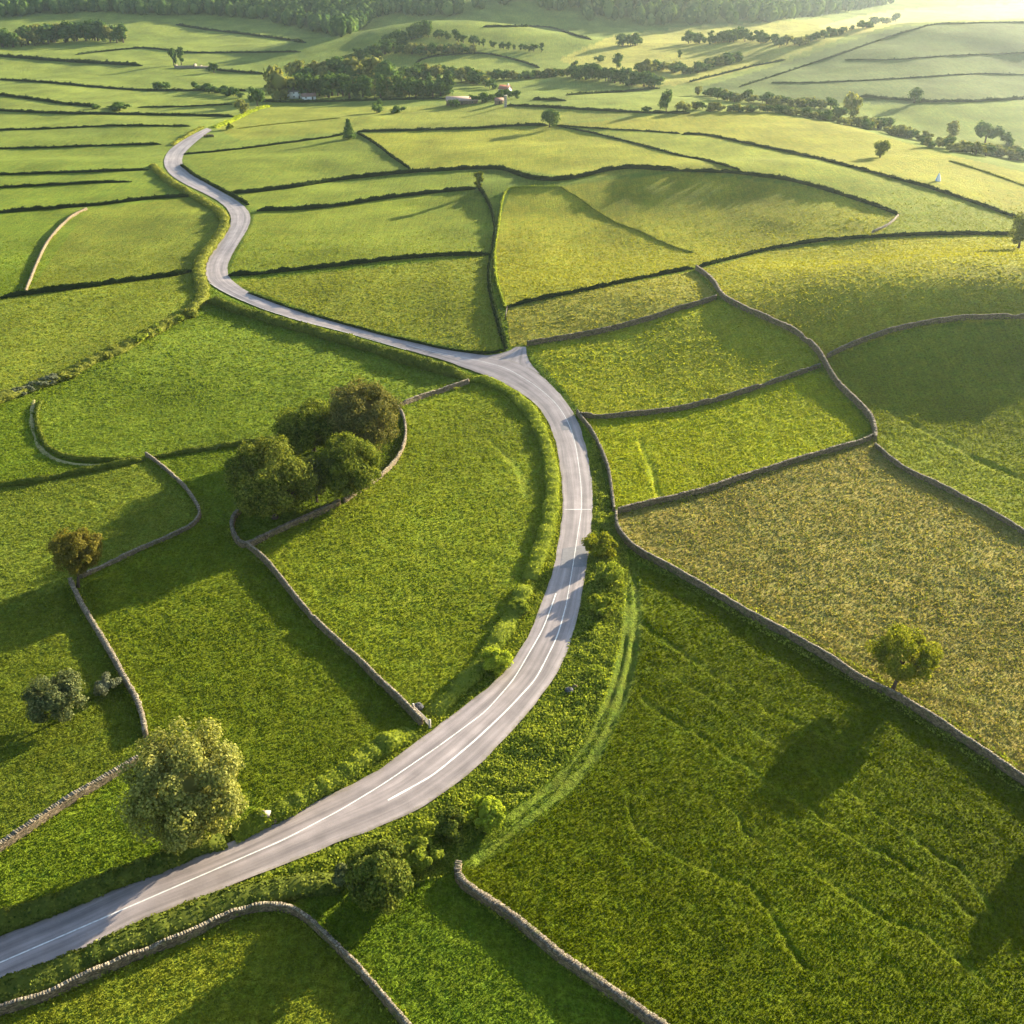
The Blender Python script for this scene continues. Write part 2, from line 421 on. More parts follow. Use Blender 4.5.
def sheet(name, pts_world_strip_l, pts_world_strip_r, dz, mat, parent=None):
    l, r = pts_world_strip_l, pts_world_strip_r; n = len(l)
    tt = np.linspace(0, 1, 3)
    X = l[:, :1] * (1 - tt) + r[:, :1] * tt; Y = l[:, 1:2] * (1 - tt) + r[:, 1:2] * tt
    V = np.stack([X, Y, road_z(X, Y) + dz], -1).reshape(-1, 3)
    i = np.arange(n - 1)[:, None] * 3 + np.arange(2)[None]
    Q = np.stack([i, i + 1, i + 4, i + 3], -1).reshape(-1, 4)
    uv = np.stack([np.broadcast_to(tt, X.shape), np.broadcast_to(np.arange(n)[:, None] * 1.0, X.shape)], -1).reshape(-1, 2)
    return link(name, make_mesh(name, V, Q, mat, True, uv), parent)
def line(name, px, w0, w1, label=None):
    p = course(px, .8, 9); nn, _ = normals2(p); w = np.linspace(w0, w1, len(p))[:, None] * (1 + .2 * vnoise(np.arange(len(p)) * .7, np.zeros(len(p)), 12))[:, None]
    o = sheet(name, p[:, :2] + nn * w / 2, p[:, :2] - nn * w / 2, .066, M['paint'], road)
    if label: o['label'] = label
    return o
line('centre_line', [(-90, 1004), (0, 963.5), (140, 903), (285, 840), (340, 811), (383, 785), (440, 746), (486, 712), (514, 680), (526, 659), (543, 630), (553, 603), (556, 594)], .2, .22)
line('lane_line', [(388, 801), (410, 789), (433, 776), (473, 743), (506, 712), (536, 680), (543, 666), (558, 636), (566, 606)], .34, .2, 'second white line, near end widened as a painted sun glint')  # real line; its near end is widened to stand for sun glint
line('lane_line', [(566, 606), (573, 566), (578, 533), (582, 509), (581, 483), (576, 446), (569, 423), (556, 403), (536, 386), (506, 368), (479, 361), (440, 354), (406, 345)], .13, .11, 'thin worn white line')
line('edge_line', [(406, 350.2), (373, 340.7), (340, 331.2), (299, 321), (259, 308), (226, 293.5), (209, 283)], .16, .16, 'pale line along the near edge')
line('stop_line', [(564.5, 510), (591, 510)], .22, .22, 'thin white line across the road')
def patch(name, px, dz, mat, label):
    g = ground(np.array(px))[:, :2]                      # four corners
    k = 8; tt = np.linspace(0, 1, k)[:, None]
    l = g[0] * (1 - tt) + g[3] * tt; r = g[1] * (1 - tt) + g[2] * tt
    o = sheet(name, l, r, dz, mat, road); o['label'] = label; return o
patch('road_patch', [(563, 549), (588, 545), (586, 567), (560, 569)], .060, M['tar'], 'darker repair patch in the asphalt')
patch('road_patch', [(560, 424), (571, 421), (573, 430), (562, 431)], .060, M['tar'], 'small bluish grey patch on the road')  # small patch of darker tone laid on the asphalt
# side turning at the junction
jl = ground(np.array([(478, 354.6), (489, 355.5), (503, 353), (511, 350), (515.5, 347)])); jr = ground(np.array([(540, 374), (534, 368), (529, 361), (527, 355), (526, 347)]))
jl = resample(jl, .5); jr = resample(jr, .5)
k = np.linspace(0, 1, 14)
js = lambda p: np.c_[np.interp(k, np.linspace(0, 1, len(p)), p[:, 0]), np.interp(k, np.linspace(0, 1, len(p)), p[:, 1])]
o = sheet('side_road', js(jl), js(jr), .004 - .02, M['road']); tag(o, 'short side turning joining the winding road at the junction', 'road', kind='structure')
junction_poly = np.vstack([jl[:, :2], jr[::-1, :2]])
# ------------------------------------------------------------------ fields: colour of each crop, with shade painted into the big hill
FIELDS = [
    ((.098, .118, .018), .7, [(-80, 1034), (20, 1008), (110, 973), (239, 916), (290, 912), (322, 936), (403, 1024), (440, 1080), (-80, 1080)]),
    ((.072, .110, .013), .7, [(300, 915), (360, 890), (440, 880), (473, 898), (592, 986), (700, 1066), (430, 1080), (403, 1024), (340, 953)]),
    ((.058, .078, .004), .8, [(628, 562), (680, 580), (791, 642), (895, 701), (1024, 788), (1100, 840), (1100, 1090), (720, 1080), (651, 1024), (559, 960), (473, 895), (462, 872), (520, 817), (580, 762), (614, 690), (628, 620)]),
    ((.170, .152, .072), 1.0, [(617, 513), (680, 499), (791, 464), (875, 440), (908, 474), (982, 510), (1100, 580), (1100, 835), (1024, 785), (895, 698), (791, 639), (680, 577), (639, 555), (622, 536)]),
    ((.108, .136, .018), .8, [(246, 545), (340, 505), (405, 446), (405, 410), (470, 385), (516, 393), (545, 440), (553, 500), (536, 566), (506, 633), (453, 690), (423, 722), (340, 646)]),
    ((.082, .108, .013), .8, [(81, 580), (201, 520), (232, 527), (246, 546), (340, 648), (420, 724), (400, 730), (270, 810), (140, 800), (145, 737), (110, 650)]),
    ((.092, .118, .024), .7, [(0, 488), (73, 474), (146, 458), (199, 509), (201, 518), (81, 578), (60, 600), (-60, 640), (-60, 490)]),
    ((.082, .105, .018), .7, [(-60, 640), (71, 585), (110, 653), (145, 737), (136, 763), (60, 810), (0, 851), (-60, 880)]),
    ((.085, .120, .015), .7, [(-60, 880), (0, 853), (93, 792), (150, 770), (270, 812), (190, 850), (0, 918), (-60, 940)]),
    ((.090, .125, .022), .7, [(37, 428), (45, 400), (100, 362), (205, 318), (340, 350), (470, 380), (400, 400), (340, 430), (146, 460), (60, 456)]),
    ((.105, .128, .026), .6, [(-40, 300), (200, 272), (203, 300), (130, 345), (0, 398), (-40, 400)]),
    ((.098, .118, .026), .6, [(30, 290), (87, 210), (190, 197), (226, 220), (195, 270)]),
    ((.168, .186, .024), .8, [(526, 348), (572, 340), (680, 311), (719, 299), (791, 332), (823, 360), (798, 374), (680, 410), (586, 418), (560, 385)]),
    ((.162, .186, .014), .8, [(580, 419), (680, 412), (798, 377), (822, 370), (873, 430), (791, 464), (680, 498), (617, 511), (605, 460)]),
    ((.152, .152, .042), .7, [(506, 308), (592, 290), (693, 271), (717, 295), (680, 309), (589, 338), (510, 348)]),
    ((.152, .158, .024), .7, [(497, 230), (511, 187), (563, 187), (680, 171), (808, 186), (898, 215), (880, 236), (771, 249), (680, 270), (506, 307), (494, 260)]),
    ((.164, .168, .026), .7, [(697, 270), (771, 251), (882, 238), (1100, 236), (1100, 318), (922, 325), (826, 358), (719, 296)]),
    ((.110, .132, .018), .7, [(826, 360), (922, 327), (1100, 320), (1100, 575), (982, 508), (908, 472), (876, 440), (861, 409)]),
    ((.118, .135, .026), .7, [(226, 282), (493, 256), (490, 293), (503, 350), (480, 353), (340, 322), (250, 290)]),
    ((.108, .134, .026), .7, [(256, 213), (476, 190), (496, 228), (492, 254), (228, 273)]),
    ((.100, .128, .028), .7, [(230, 195), (473, 170), (480, 188), (256, 210)]),
    ((.092, .118, .028), .6, [(184, 156), (356, 134), (406, 171), (229, 193)]),
    ((.140, .152, .032), .6, [(359, 133), (473, 130), (552, 126), (680, 156), (787, 180), (680, 170), (579, 178), (503, 168), (410, 170)]),
    ((.150, .155, .036), .6, [(552, 126), (680, 113), (760, 112), (850, 126), (930, 150), (1100, 190), (1100, 234), (1016, 218), (888, 176), (767, 148), (680, 134)]),
    ((.132, .154, .036), .6, [(680, 135), (767, 149), (888, 177), (1100, 236), (882, 236), (898, 214), (808, 184), (680, 157), (592, 130)]),
    ((.062, .086, .042), .5, [(690, 90), (740, 76), (775, 66), (815, 53), (850, 41), (900, 26), (1024, 21.5), (1100, 20), (1100, 98), (870, 104), (770, 101)]),  # big hill: shade of the slope turned from the sun darkens this tint
    ((.185, .185, .07), .5, [(612, 36), (680, 28), (830, 18), (850, 35), (775, 62), (690, 84), (640, 88), (606, 74), (556, 60)]),
    ((.30, .26, .13), .5, [(815, 27), (860, 16), (900, 9), (1024, 3), (1100, 1), (1100, 17), (1024, 19), (900, 23), (850, 36)]),
    ((.130, .148, .042), .6, [(214, 128), (270, 107), (500, 106), (660, 112), (552, 125), (357, 131), (240, 140)]),
]
x0 = None
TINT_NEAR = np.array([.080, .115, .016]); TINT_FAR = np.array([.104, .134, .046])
RUTS = [  # furrows and tracks pressed into the crop: (line, half width, depth)
    ([(643, 622), (672, 645), (720, 678), (772, 711), (822, 735), (885, 768)], .19, .24),
    ([(651, 661), (692, 687), (747, 723), (800, 762), (842, 787), (905, 832), (960, 868), (1012, 938)], .19, .24),
    ([(640, 698), (682, 725), (733, 757), (792, 797)], .19, .24),
    ([(776, 784), (828, 820), (886, 853), (940, 890), (1012, 938)], .19, .24),
    ([(725, 800), (752, 835), (800, 866), (852, 895), (880, 912), (920, 930), (960, 957), (1010, 1000)], .19, .24),
    ([(632, 803), (634, 826), (670, 852), (700, 869), (740, 878), (765, 900), (792, 940), (805, 966)], .19, .24),
    ([(838, 374), (881, 405), (922, 429), (949, 444), (982, 461), (1040, 486)], .6, .55),
    ([(888, 395), (932, 394), (972, 390), (1040, 387)], .6, .5),
    ([(633, 566), (637, 600), (634, 650), (622, 700), (600, 748), (566, 790), (520, 826), (478, 858)], .5, .3),
    ([(625, 575), (628, 610), (624, 650), (612, 695), (590, 742), (558, 782), (512, 817)], .45, .25),
    ([(640, 440), (652, 470), (660, 498)], .5, .3),
    ([(490, 440), (520, 470), (527, 500)], .5, .15),
]
def wander(p, w, q):
    if w > .2: return p
    nn, _ = normals2(p); k = np.arange(len(p)) * 1.0
    return np.c_[p[:, :2] + nn * (.55 * vnoise(k / 3.1, k * 0 + q, 43) + .3 * vnoise(k / 1.1, k * 0 + q, 44))[:, None], p[:, 2]]
ruts = [(wander(course(p, 1.0), w, q), w, d) for q, (p, w, d) in enumerate(RUTS)]
TRACKS = [[(629, 566), (632, 600), (629, 650), (617, 698), (595, 745), (562, 786), (516, 822), (474, 856)]]
tracks = [course(p, 1.5) for p in TRACKS]

GAIN = np.array([1.54, 1.52, .85])
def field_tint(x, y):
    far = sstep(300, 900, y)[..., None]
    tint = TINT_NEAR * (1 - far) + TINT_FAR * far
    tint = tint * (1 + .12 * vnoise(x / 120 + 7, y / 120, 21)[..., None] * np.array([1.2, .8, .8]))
    amp = np.full(x.shape, .7); fid = np.zeros(x.shape, int)
    for q, (c, a, px) in enumerate(FIELDS):
        poly = POLY[q]
        m = (x > poly[:, 0].min()) & (x < poly[:, 0].max()) & (y > poly[:, 1].min()) & (y < poly[:, 1].max())
        ii = np.nonzero(m.ravel())[0]
        ii = ii[in_poly(x.ravel()[ii], y.ravel()[ii], poly)]
        tint.reshape(-1, 3)[ii] = c; amp.ravel()[ii] = a; fid.ravel()[ii] = q + 1
    return tint * GAIN, amp, fid
POLY = [poly_world(px) for _, _, px in FIELDS]
OCT = ((.85, .05, 31), (1.5, .06, 32), (3.1, .08, 33), (7.5, .12, 34))
def build_land():
    ys = list(np.arange(-400, 56, 12.0)); y = 56.0
    while y < 6300:
        ys.append(y); y += min(30.0, 0.30 * (1 + (y - 56) / 105) ** 1.55)
    ys = np.array(ys)
    u_in = np.linspace(-.52, .52, 800)
    u_out = .52 + np.cumsum(np.geomspace(.0018, .12, 60))
    u = np.r_[-u_out[::-1], u_in, u_out]
    wid = 0.905 * (np.maximum(ys, 30) + 62)
    Xg = wid[:, None] * u[None] ; Yg = np.broadcast_to(ys[:, None], Xg.shape).copy()
    sp = np.maximum(np.gradient(ys)[:, None], wid[:, None] * np.gradient(u)[None])
    H = height(Xg, Yg)
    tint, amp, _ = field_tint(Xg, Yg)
    for p in tracks:
        d = dist_line(Xg, Yg, p, 6)
        k = (1 - sstep(1.6, 2.6, d))[..., None]
        tint = tint * (1 - k) + np.array([.11, .15, .015]) * k
        amp = amp * (1 - .7 * k[..., 0])
    # small relief of the sward, only where the mesh can carry it
    mic = np.zeros(Xg.shape)
    for lam, a, s in OCT:
        w = np.clip(lam / (2.0 * sp) - .6, 0, 1)
        if (w > 0).any():
            q = vnoise(Xg / lam, Yg / lam, s) if lam > 1 else vnoise(Xg / lam + .3 * Yg, Yg / lam, s)
            mic += w * a * q
    mic *= amp
    for p, w, dd in ruts:
        d = dist_line(Xg, Yg, p, 3 * w + 1)
        wav = np.clip(.75 + 1.1 * vnoise(Xg / 5, Yg / 5, 41) + .4 * vnoise(Xg / 1.6, Yg / 1.6, 42), 0.25, 2.2)
        w2 = np.maximum(w, .7 * sp)
        mic -= dd * wav * np.exp(-(d / w2) ** 2) * (d < 3 * w + .99)
    # road bed
    dl = np.minimum(dist_line(Xg, Yg, gl[::3], 8), dist_line(Xg, Yg, gr[::3], 8))
    ins = in_poly(Xg, Yg, road_poly) | in_poly(Xg, Yg, junction_poly)
    dl = np.where(ins, 0, dl)
    mic *= sstep(.5, 5, dl)
    H = H + mic - .12 * (dl < 1.0) - .1 * ins
    nr, nc = Xg.shape
    i = np.arange(nr - 1)[:, None] * nc + np.arange(nc - 1)[None]
    Q = np.stack([i, i + 1, i + nc + 1, i + nc], -1).reshape(-1, 4)
    me = make_mesh('land', np.stack([Xg, Yg, H], -1).reshape(-1, 3), Q, M['land'], True)
    ca = me.color_attributes.new('tint', 'FLOAT_COLOR', 'POINT')
    ca.data.foreach_set('color', np.concatenate([tint, np.ones(tint.shape[:2] + (1,))], -1).astype(np.float32).ravel())
    o = link('terrain', me); tag(o, 'rolling farmland of green and golden fields', 'ground', kind='structure')
    print('land', Xg.shape)
build_land()

# ------------------------------------------------------------------ dry stone walls
WALLPATHS = []
def wall_mesh(p, h, wb, wt, rough=.05):
    nn, t = normals2(p); n = len(p)
    k = np.arange(n)
    sd_ = p[0, 0] * .37
    hh = h * (1 + .10 * vnoise(k / 14., k * 0. + sd_, 51) + .07 * vnoise(k / 2.6, k * 0. + sd_, 52) - .38 * np.clip(vnoise(k / 9., k * 0. + sd_, 53) - .55, 0, .45) / .45)
    prof = [(-.5, 0, 0), (-.5, .0, .35), (-.5, .0, .7), (-.5, 1, 1), (.5, 1, 1), (.5, 0, .7), (.5, 0, .35), (.5, 0, 0)]
    V = []
    for s, _, z in prof:
        w = (wb + (wt - wb) * z) * s + rng.normal(0, rough * .6, n)
        zz = p[:, 2] - .25 + (hh + .25) * z + (rng.normal(0, rough * .5, n) if z > 0 else 0)
        V.append(np.c_[p[:, 0] + nn[:, 0] * w, p[:, 1] + nn[:, 1] * w, zz])
    V = np.stack(V, 1).reshape(-1, 3); m = len(prof)
    i = np.arange(n - 1)[:, None] * m + np.arange(m - 1)[None]
    Q = np.stack([i, i + m, i + m + 1, i + 1], -1).reshape(-1, 4)
    e = (n - 1) * m
    caps = [[0, 1, 6, 7], [1, 2, 5, 6], [2, 3, 4, 5], [e + 7, e + 6, e + 1, e], [e + 6, e + 5, e + 2, e + 1], [e + 5, e + 4, e + 3, e + 2]]
    return V, np.vstack([Q, caps]), hh
def coping(p, hh, w, step=.34):
    s = np.r_[0, np.cumsum(np.hypot(*np.diff(p[:, :2], axis=0).T))]
    tt = np.arange(.1, s[-1], step) + rng.uniform(-.05, .05, len(np.arange(.1, s[-1], step)))
    x = np.interp(tt, s, p[:, 0]); y = np.interp(tt, s, p[:, 1]); z = np.interp(tt, s, p[:, 2] + hh)
    nn, t = normals2(p); ax = np.interp(tt, s, t[:, 0]); ay = np.interp(tt, s, t[:, 1])
    n = len(tt); L = step * rng.uniform(.47, .55, n); W = w * rng.uniform(.4, .62, n); Hh = rng.uniform(.09, .15, n)
    lean = rng.normal(.05, .05, n)
    B = np.array([[-1, -1, 0], [1, -1, 0], [1, 1, 0], [-1, 1, 0], [-.8, -.8, 1], [.8, -.8, 1], [.8, .8, 1], [-.8, .8, 1]], float)
    B = B[None] * (1 + rng.uniform(-.12, .12, (n, 8, 1)))
    l = B[..., 0] * L[:, None] + B[..., 2] * lean[:, None]; q = B[..., 1] * W[:, None]
    V = np.stack([x[:, None] + ax[:, None] * l - ay[:, None] * q, y[:, None] + ay[:, None] * l + ax[:, None] * q, z[:, None] - .03 + B[..., 2] * Hh[:, None]], -1).reshape(-1, 3)
    Q = (np.arange(n)[:, None, None] * 8 + BOXQ[None]).reshape(-1, 4)
    return V, Q
def wall(px, h, label, near=True, wb=.68, wt=.42, mat='wall', cope='copeg', name='stone_wall'):
    p = course(px, .45 if near else 1.6, 7)
    if near: WALLPATHS.append(p)
    V, Q, hh = wall_mesh(p, h, wb, wt, .06 if near else .1)
    if near:
        e = empty(name, p[len(p) // 2]); off = p[len(p) // 2]
        link('wall_body', make_mesh('wall_body', V - off, Q, M[mat]), e)
        V2, Q2 = coping(p, hh, wt + .12)
        link('coping', make_mesh('coping', V2 - off, Q2, M[cope]), e)
    else:
        off = p[len(p) // 2]
        e = link(name, make_mesh(name, V - off, Q, M[mat]), None, off)
    return tag(e, label, 'wall', 'dry stone walls between the fields')
# ------------------------------------------------------------------ hedges
def hedge_mesh(p, h, w, leaf, dens, seed=0):
    nn, t = normals2(p); n = len(p); k = np.arange(n) * 1.0
    st = np.hypot(*(p[1, :2] - p[0, :2]))
    nh = h * .9 * (1 + .3 * vnoise(k * st / 3.5, k * 0 + seed, 71) + .2 * vnoise(k * st / 1.1, k * 0 + seed, 72))
    nw = w * (1 + .25 * vnoise(k * st / 4.0, k * 0 + seed, 73))
    endf = np.minimum(1, .2 + .35 * np.minimum(k, k[::-1]) * st / max(h, .5)); nh = nh * endf
    prof = np.array([(-.46, -.15), (-.5, .35), (-.42, .75), (-.18, .98), (.18, 1.0), (.42, .78), (.5, .35), (.46, -.15)])
    A = prof[None, :, 0] * nw[:, None] * (1 + rng.uniform(-.1, .1, (n, 8))); B = prof[None, :, 1] * nh[:, None] * (1 + rng.uniform(-.1, .1, (n, 8)))
    V = np.stack([p[:, :1] + nn[:, :1] * A, p[:, 1:2] + nn[:, 1:2] * A, p[:, 2:] + B], -1)
    i = np.arange(n - 1)[:, None] * 8 + np.arange(7)[None]
    acc = Acc(); acc.add(V.reshape(-1, 3), np.stack([i, i + 8, i + 9, i + 1], -1).reshape(-1, 4))
    e = (n - 1) * 8
    acc.add(V[0], [[0, 1, 6, 7], [1, 2, 5, 6], [2, 3, 4, 5]]); acc.add(V[-1], [[7, 6, 1, 0], [6, 5, 2, 1], [5, 4, 3, 2]])
    L = n * st; cnt = int(L * dens * (w + 2 * h))
    if cnt > 0:
        a = rng.uniform(0, n - 1.001, cnt); b = rng.uniform(0, 6.999, cnt)
        ia = a.astype(int); ib = b.astype(int); fa = (a - ia)[:, None]; fb = (b - ib)[:, None]
        P = (V[ia, ib] * (1 - fa) + V[ia + 1, ib] * fa) * (1 - fb) + (V[ia, ib + 1] * (1 - fa) + V[ia + 1, ib + 1] * fa) * fb
        ce = p[ia].copy(); ce[:, 2] += .45 * nh[ia]
        Nn = P - ce; Nn /= np.linalg.norm(Nn, axis=1, keepdims=True) + 1e-6
        P = P + Nn * (rng.uniform(-.25, .6, cnt) ** 1)[:, None] * min(1.6, leaf)
        acc.add(*cards(P, Nn + [0, 0, .4], leaf, .7))
    return acc.get()
def hedge(px, h, w, label, mat='hedge', name='hedge', dens=None, cat='hedge', group='hedges between the fields', leafk=1.0):
    w0 = ground(np.array(px[len(px) // 2:len(px) // 2 + 1]))[0]
    d = np.linalg.norm(w0 - CAM)
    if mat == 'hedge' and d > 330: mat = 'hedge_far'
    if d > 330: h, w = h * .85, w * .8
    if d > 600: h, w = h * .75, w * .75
    leaf = max(.40, d * .0013) * leafk
    p = course(px, max(.6, leaf * 1.2), 7)
    V, Q = hedge_mesh(p, h, w, leaf, (dens or (3.4 if d < 330 else 2.0)) / leaf ** 2 * .6, random.random() * 90)
    off = p[len(p) // 2]
    return tag(link(name, make_mesh(name, V - off, Q, M[mat]), None, off), label, cat, group)

W = wall; H = hedge
W([(-70, 1040), (0, 1014), (20, 1008), (50, 998), (80, 983), (110, 971), (143, 956), (186, 940), (216, 925), (239, 915), (266, 909), (289, 911), (306, 920), (322, 935), (340, 953), (360, 973), (403, 1024), (440, 1066)], 1.35,
  'grey dry stone wall curving round the corner of the bottom left field, below the road', cope='cope')
W([(459, 868), (455.5, 876), (460, 885), (473, 895), (489, 905), (513, 921), (539, 943), (559, 960), (592, 983), (622, 1003), (651, 1024), (700, 1058)], 1.45,
  'straight grey stone wall with a hooked upper end, bottom centre of the photo', mat='wall', wb=.95, wt=.75)
W([(616, 516), (615, 527), (622, 540), (639, 555), (659, 565), (680, 576.5), (714, 596), (751, 618), (791, 639), (828, 661), (861, 683), (895, 699), (940, 727), (985, 757), (1024, 785), (1080, 822)], 1.5,
  'long stone wall running below the brown field and past the lone lime green tree', cope='cope')
W([(618, 513.5), (649, 506), (680, 498.8), (703, 493), (747, 478), (791, 464), (831, 452.5), (861, 444), (872, 439)], 1.4,
  'stone wall along the top edge of the brown field', wb=.8)
W([(875, 441), (874, 428), (871, 420), (861, 409), (841, 390), (830, 376), (823, 361), (814, 348), (791, 331), (761, 318), (730, 304), (719, 296), (717, 288), (709, 278), (696, 270)], 1.6,
  'winding grey stone wall descending the right hill from the dome to the brown field corner', wb=.9, wt=.65)
W([(820, 367), (798, 375), (764, 387), (724, 400), (680, 410.5), (639, 416), (600, 419), (580, 417)], 1.4,
  'stone wall between the two bright fields right of the road bend')
W([(827, 357.5), (855, 345), (888, 333), (922, 325), (965, 319.5), (1024, 318), (1080, 318)], 1.4,
  'stone wall curving to the right edge across the shaded hillside')
W([(716, 299.5), (697, 306), (680, 310), (652, 320), (612, 331), (572, 339), (543, 343), (527, 346.5)], 1.6,
  'dark stone wall running from the road junction up to the dome')
W([(875, 446), (885, 457.6), (908, 474), (942, 489), (982, 510), (1024, 535), (1080, 566)], 1.2, 'pale capped stone wall down the right side of the brown field', cope='cope')
W([(577, 414), (592, 433), (602, 453), (609, 473), (612, 496), (614, 512)], 1.2, 'low stone wall beside the road verge just below the junction', cope='cope')
W([(71, 583), (80, 603), (96, 630), (110, 653), (126, 683), (138, 703), (144, 722), (146, 737)], 1.35, 'brown stone wall running down from the ochre tree', mat='wallb', cope='cope', wb=.85, wt=.65)
W([(139, 762), (116, 776), (93, 790), (60, 810), (33, 829), (0, 851), (-60, 890)], 1.35, 'brown stone wall left of the big pale willow', mat='wallb', cope='cope', wb=.85, wt=.65)
W([(81, 578.5), (110, 565), (140, 551), (173, 537), (193, 527), (202, 518), (199, 508), (186, 489), (169, 473), (153, 460), (146, 456)], 1.0, 'brown stone wall bending from the dark hedge to the ochre tree', mat='wallb', cope='cope')
W([(247, 547), (266, 563), (282, 583), (306, 613), (322, 630), (340, 646), (360, 664), (380, 684), (403, 706), (422, 726)], 1.5, 'straight stone wall from the tree clump down to the road', cope='cope')
W([(240, 513), (233, 519), (231, 529), (235, 540), (243, 550), (252, 546), (282, 531), (319, 515), (340, 505)], 1.3, 'stone wall hooking round the foot of the tree clump', wb=.9, wt=.7)
W([(344, 503), (360, 493), (380, 479), (396, 463), (405, 446), (406.5, 430), (403, 414), (396, 406)], 1.1, 'curved stone wall around the right side of the tree clump', mat='wallb', cope='cope')
W([(400, 407), (423, 398), (450, 390), (469, 383)], 1.3, 'short brown stone wall between the tree clump and the road hedge', mat='wallb', cope='cope', wb=.9)
W([(87, 210), (73, 216), (58, 230), (46, 245), (37, 265), (30, 283), (26, 293)], 1.25, 'pale curved stone wall in the left fields', mat='wallb', cope='copeg', wb=.62, wt=.45)
H([(560, 187), (579, 198), (596, 211), (616, 223), (639, 231), (659, 241), (680, 250), (694, 253)], .7, .7, 'faint low hedge crossing the golden field', 'bank')
W([(898, 216), (894, 222), (882, 229), (872, 233)], .9, 'short pale wall at the tip of the golden field', near=False, mat='cope')

H([(697, 268), (724, 261), (771, 249), (821, 241), (882, 237), (932, 235), (982, 234.5), (1080, 236)], 1.6, 1.5, 'dark hedge running along the crest of the right dome')
H([(507, 308), (526, 303), (553, 297), (592, 289), (639, 279.5), (680, 271), (693, 268.5)], 1.6, 1.4, 'dark hedge below the golden field, left of the dome')
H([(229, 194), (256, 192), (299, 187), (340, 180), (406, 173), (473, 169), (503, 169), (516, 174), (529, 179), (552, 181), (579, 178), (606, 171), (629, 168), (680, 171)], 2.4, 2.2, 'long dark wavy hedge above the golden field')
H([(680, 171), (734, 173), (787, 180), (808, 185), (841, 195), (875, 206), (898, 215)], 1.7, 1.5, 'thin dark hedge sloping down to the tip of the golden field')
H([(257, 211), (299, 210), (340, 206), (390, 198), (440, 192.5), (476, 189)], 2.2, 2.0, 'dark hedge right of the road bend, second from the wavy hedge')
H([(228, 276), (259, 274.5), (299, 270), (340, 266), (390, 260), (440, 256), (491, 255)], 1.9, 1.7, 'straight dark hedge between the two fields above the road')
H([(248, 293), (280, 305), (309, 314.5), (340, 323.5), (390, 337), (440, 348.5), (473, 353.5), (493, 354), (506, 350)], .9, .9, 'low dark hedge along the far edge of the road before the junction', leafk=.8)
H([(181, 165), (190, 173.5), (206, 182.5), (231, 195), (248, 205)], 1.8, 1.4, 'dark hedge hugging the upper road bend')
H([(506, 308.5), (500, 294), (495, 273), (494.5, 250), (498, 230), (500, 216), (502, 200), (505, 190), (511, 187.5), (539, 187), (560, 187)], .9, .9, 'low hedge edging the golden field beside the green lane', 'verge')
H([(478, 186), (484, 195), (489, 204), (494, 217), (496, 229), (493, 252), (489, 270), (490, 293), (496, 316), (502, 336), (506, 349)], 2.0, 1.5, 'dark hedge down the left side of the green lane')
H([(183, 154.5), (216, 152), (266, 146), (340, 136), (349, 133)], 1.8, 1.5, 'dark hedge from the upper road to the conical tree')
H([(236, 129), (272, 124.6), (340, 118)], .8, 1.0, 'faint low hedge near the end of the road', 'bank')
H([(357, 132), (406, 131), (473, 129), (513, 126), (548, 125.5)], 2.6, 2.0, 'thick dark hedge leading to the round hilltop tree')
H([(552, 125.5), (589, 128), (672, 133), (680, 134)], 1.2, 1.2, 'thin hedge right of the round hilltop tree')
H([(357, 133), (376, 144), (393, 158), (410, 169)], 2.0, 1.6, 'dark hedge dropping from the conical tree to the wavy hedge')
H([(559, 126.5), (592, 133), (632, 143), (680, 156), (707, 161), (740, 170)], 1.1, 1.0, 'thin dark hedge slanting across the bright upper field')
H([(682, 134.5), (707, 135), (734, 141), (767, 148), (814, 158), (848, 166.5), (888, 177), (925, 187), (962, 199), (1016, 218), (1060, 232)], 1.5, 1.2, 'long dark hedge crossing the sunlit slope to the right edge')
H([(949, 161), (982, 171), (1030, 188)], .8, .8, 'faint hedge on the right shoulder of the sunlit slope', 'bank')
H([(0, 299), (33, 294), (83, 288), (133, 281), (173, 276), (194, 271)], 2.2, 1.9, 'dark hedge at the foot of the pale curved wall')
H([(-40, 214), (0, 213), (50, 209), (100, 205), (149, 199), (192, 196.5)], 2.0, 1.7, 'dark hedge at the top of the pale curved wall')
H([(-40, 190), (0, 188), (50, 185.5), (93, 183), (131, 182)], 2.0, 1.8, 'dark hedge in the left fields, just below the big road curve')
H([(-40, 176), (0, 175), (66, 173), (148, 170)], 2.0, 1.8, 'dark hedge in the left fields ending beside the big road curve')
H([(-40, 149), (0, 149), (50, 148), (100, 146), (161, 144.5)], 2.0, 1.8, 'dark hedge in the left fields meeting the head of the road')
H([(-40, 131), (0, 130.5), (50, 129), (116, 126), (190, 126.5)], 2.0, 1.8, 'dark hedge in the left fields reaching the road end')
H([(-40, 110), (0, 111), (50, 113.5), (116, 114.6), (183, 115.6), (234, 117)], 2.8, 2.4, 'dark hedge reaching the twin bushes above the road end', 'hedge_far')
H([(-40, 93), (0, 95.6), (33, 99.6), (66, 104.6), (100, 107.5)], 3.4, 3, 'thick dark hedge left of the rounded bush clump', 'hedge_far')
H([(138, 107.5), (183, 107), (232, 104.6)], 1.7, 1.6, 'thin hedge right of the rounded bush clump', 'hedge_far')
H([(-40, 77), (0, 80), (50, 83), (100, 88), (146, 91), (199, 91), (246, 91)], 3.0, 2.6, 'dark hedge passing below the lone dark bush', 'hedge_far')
H([(-40, 55), (0, 56.5), (40, 60), (83, 63), (142, 66)], 5, 4.5, 'thick dark tree hedge left of the ruin', 'hedge_far')
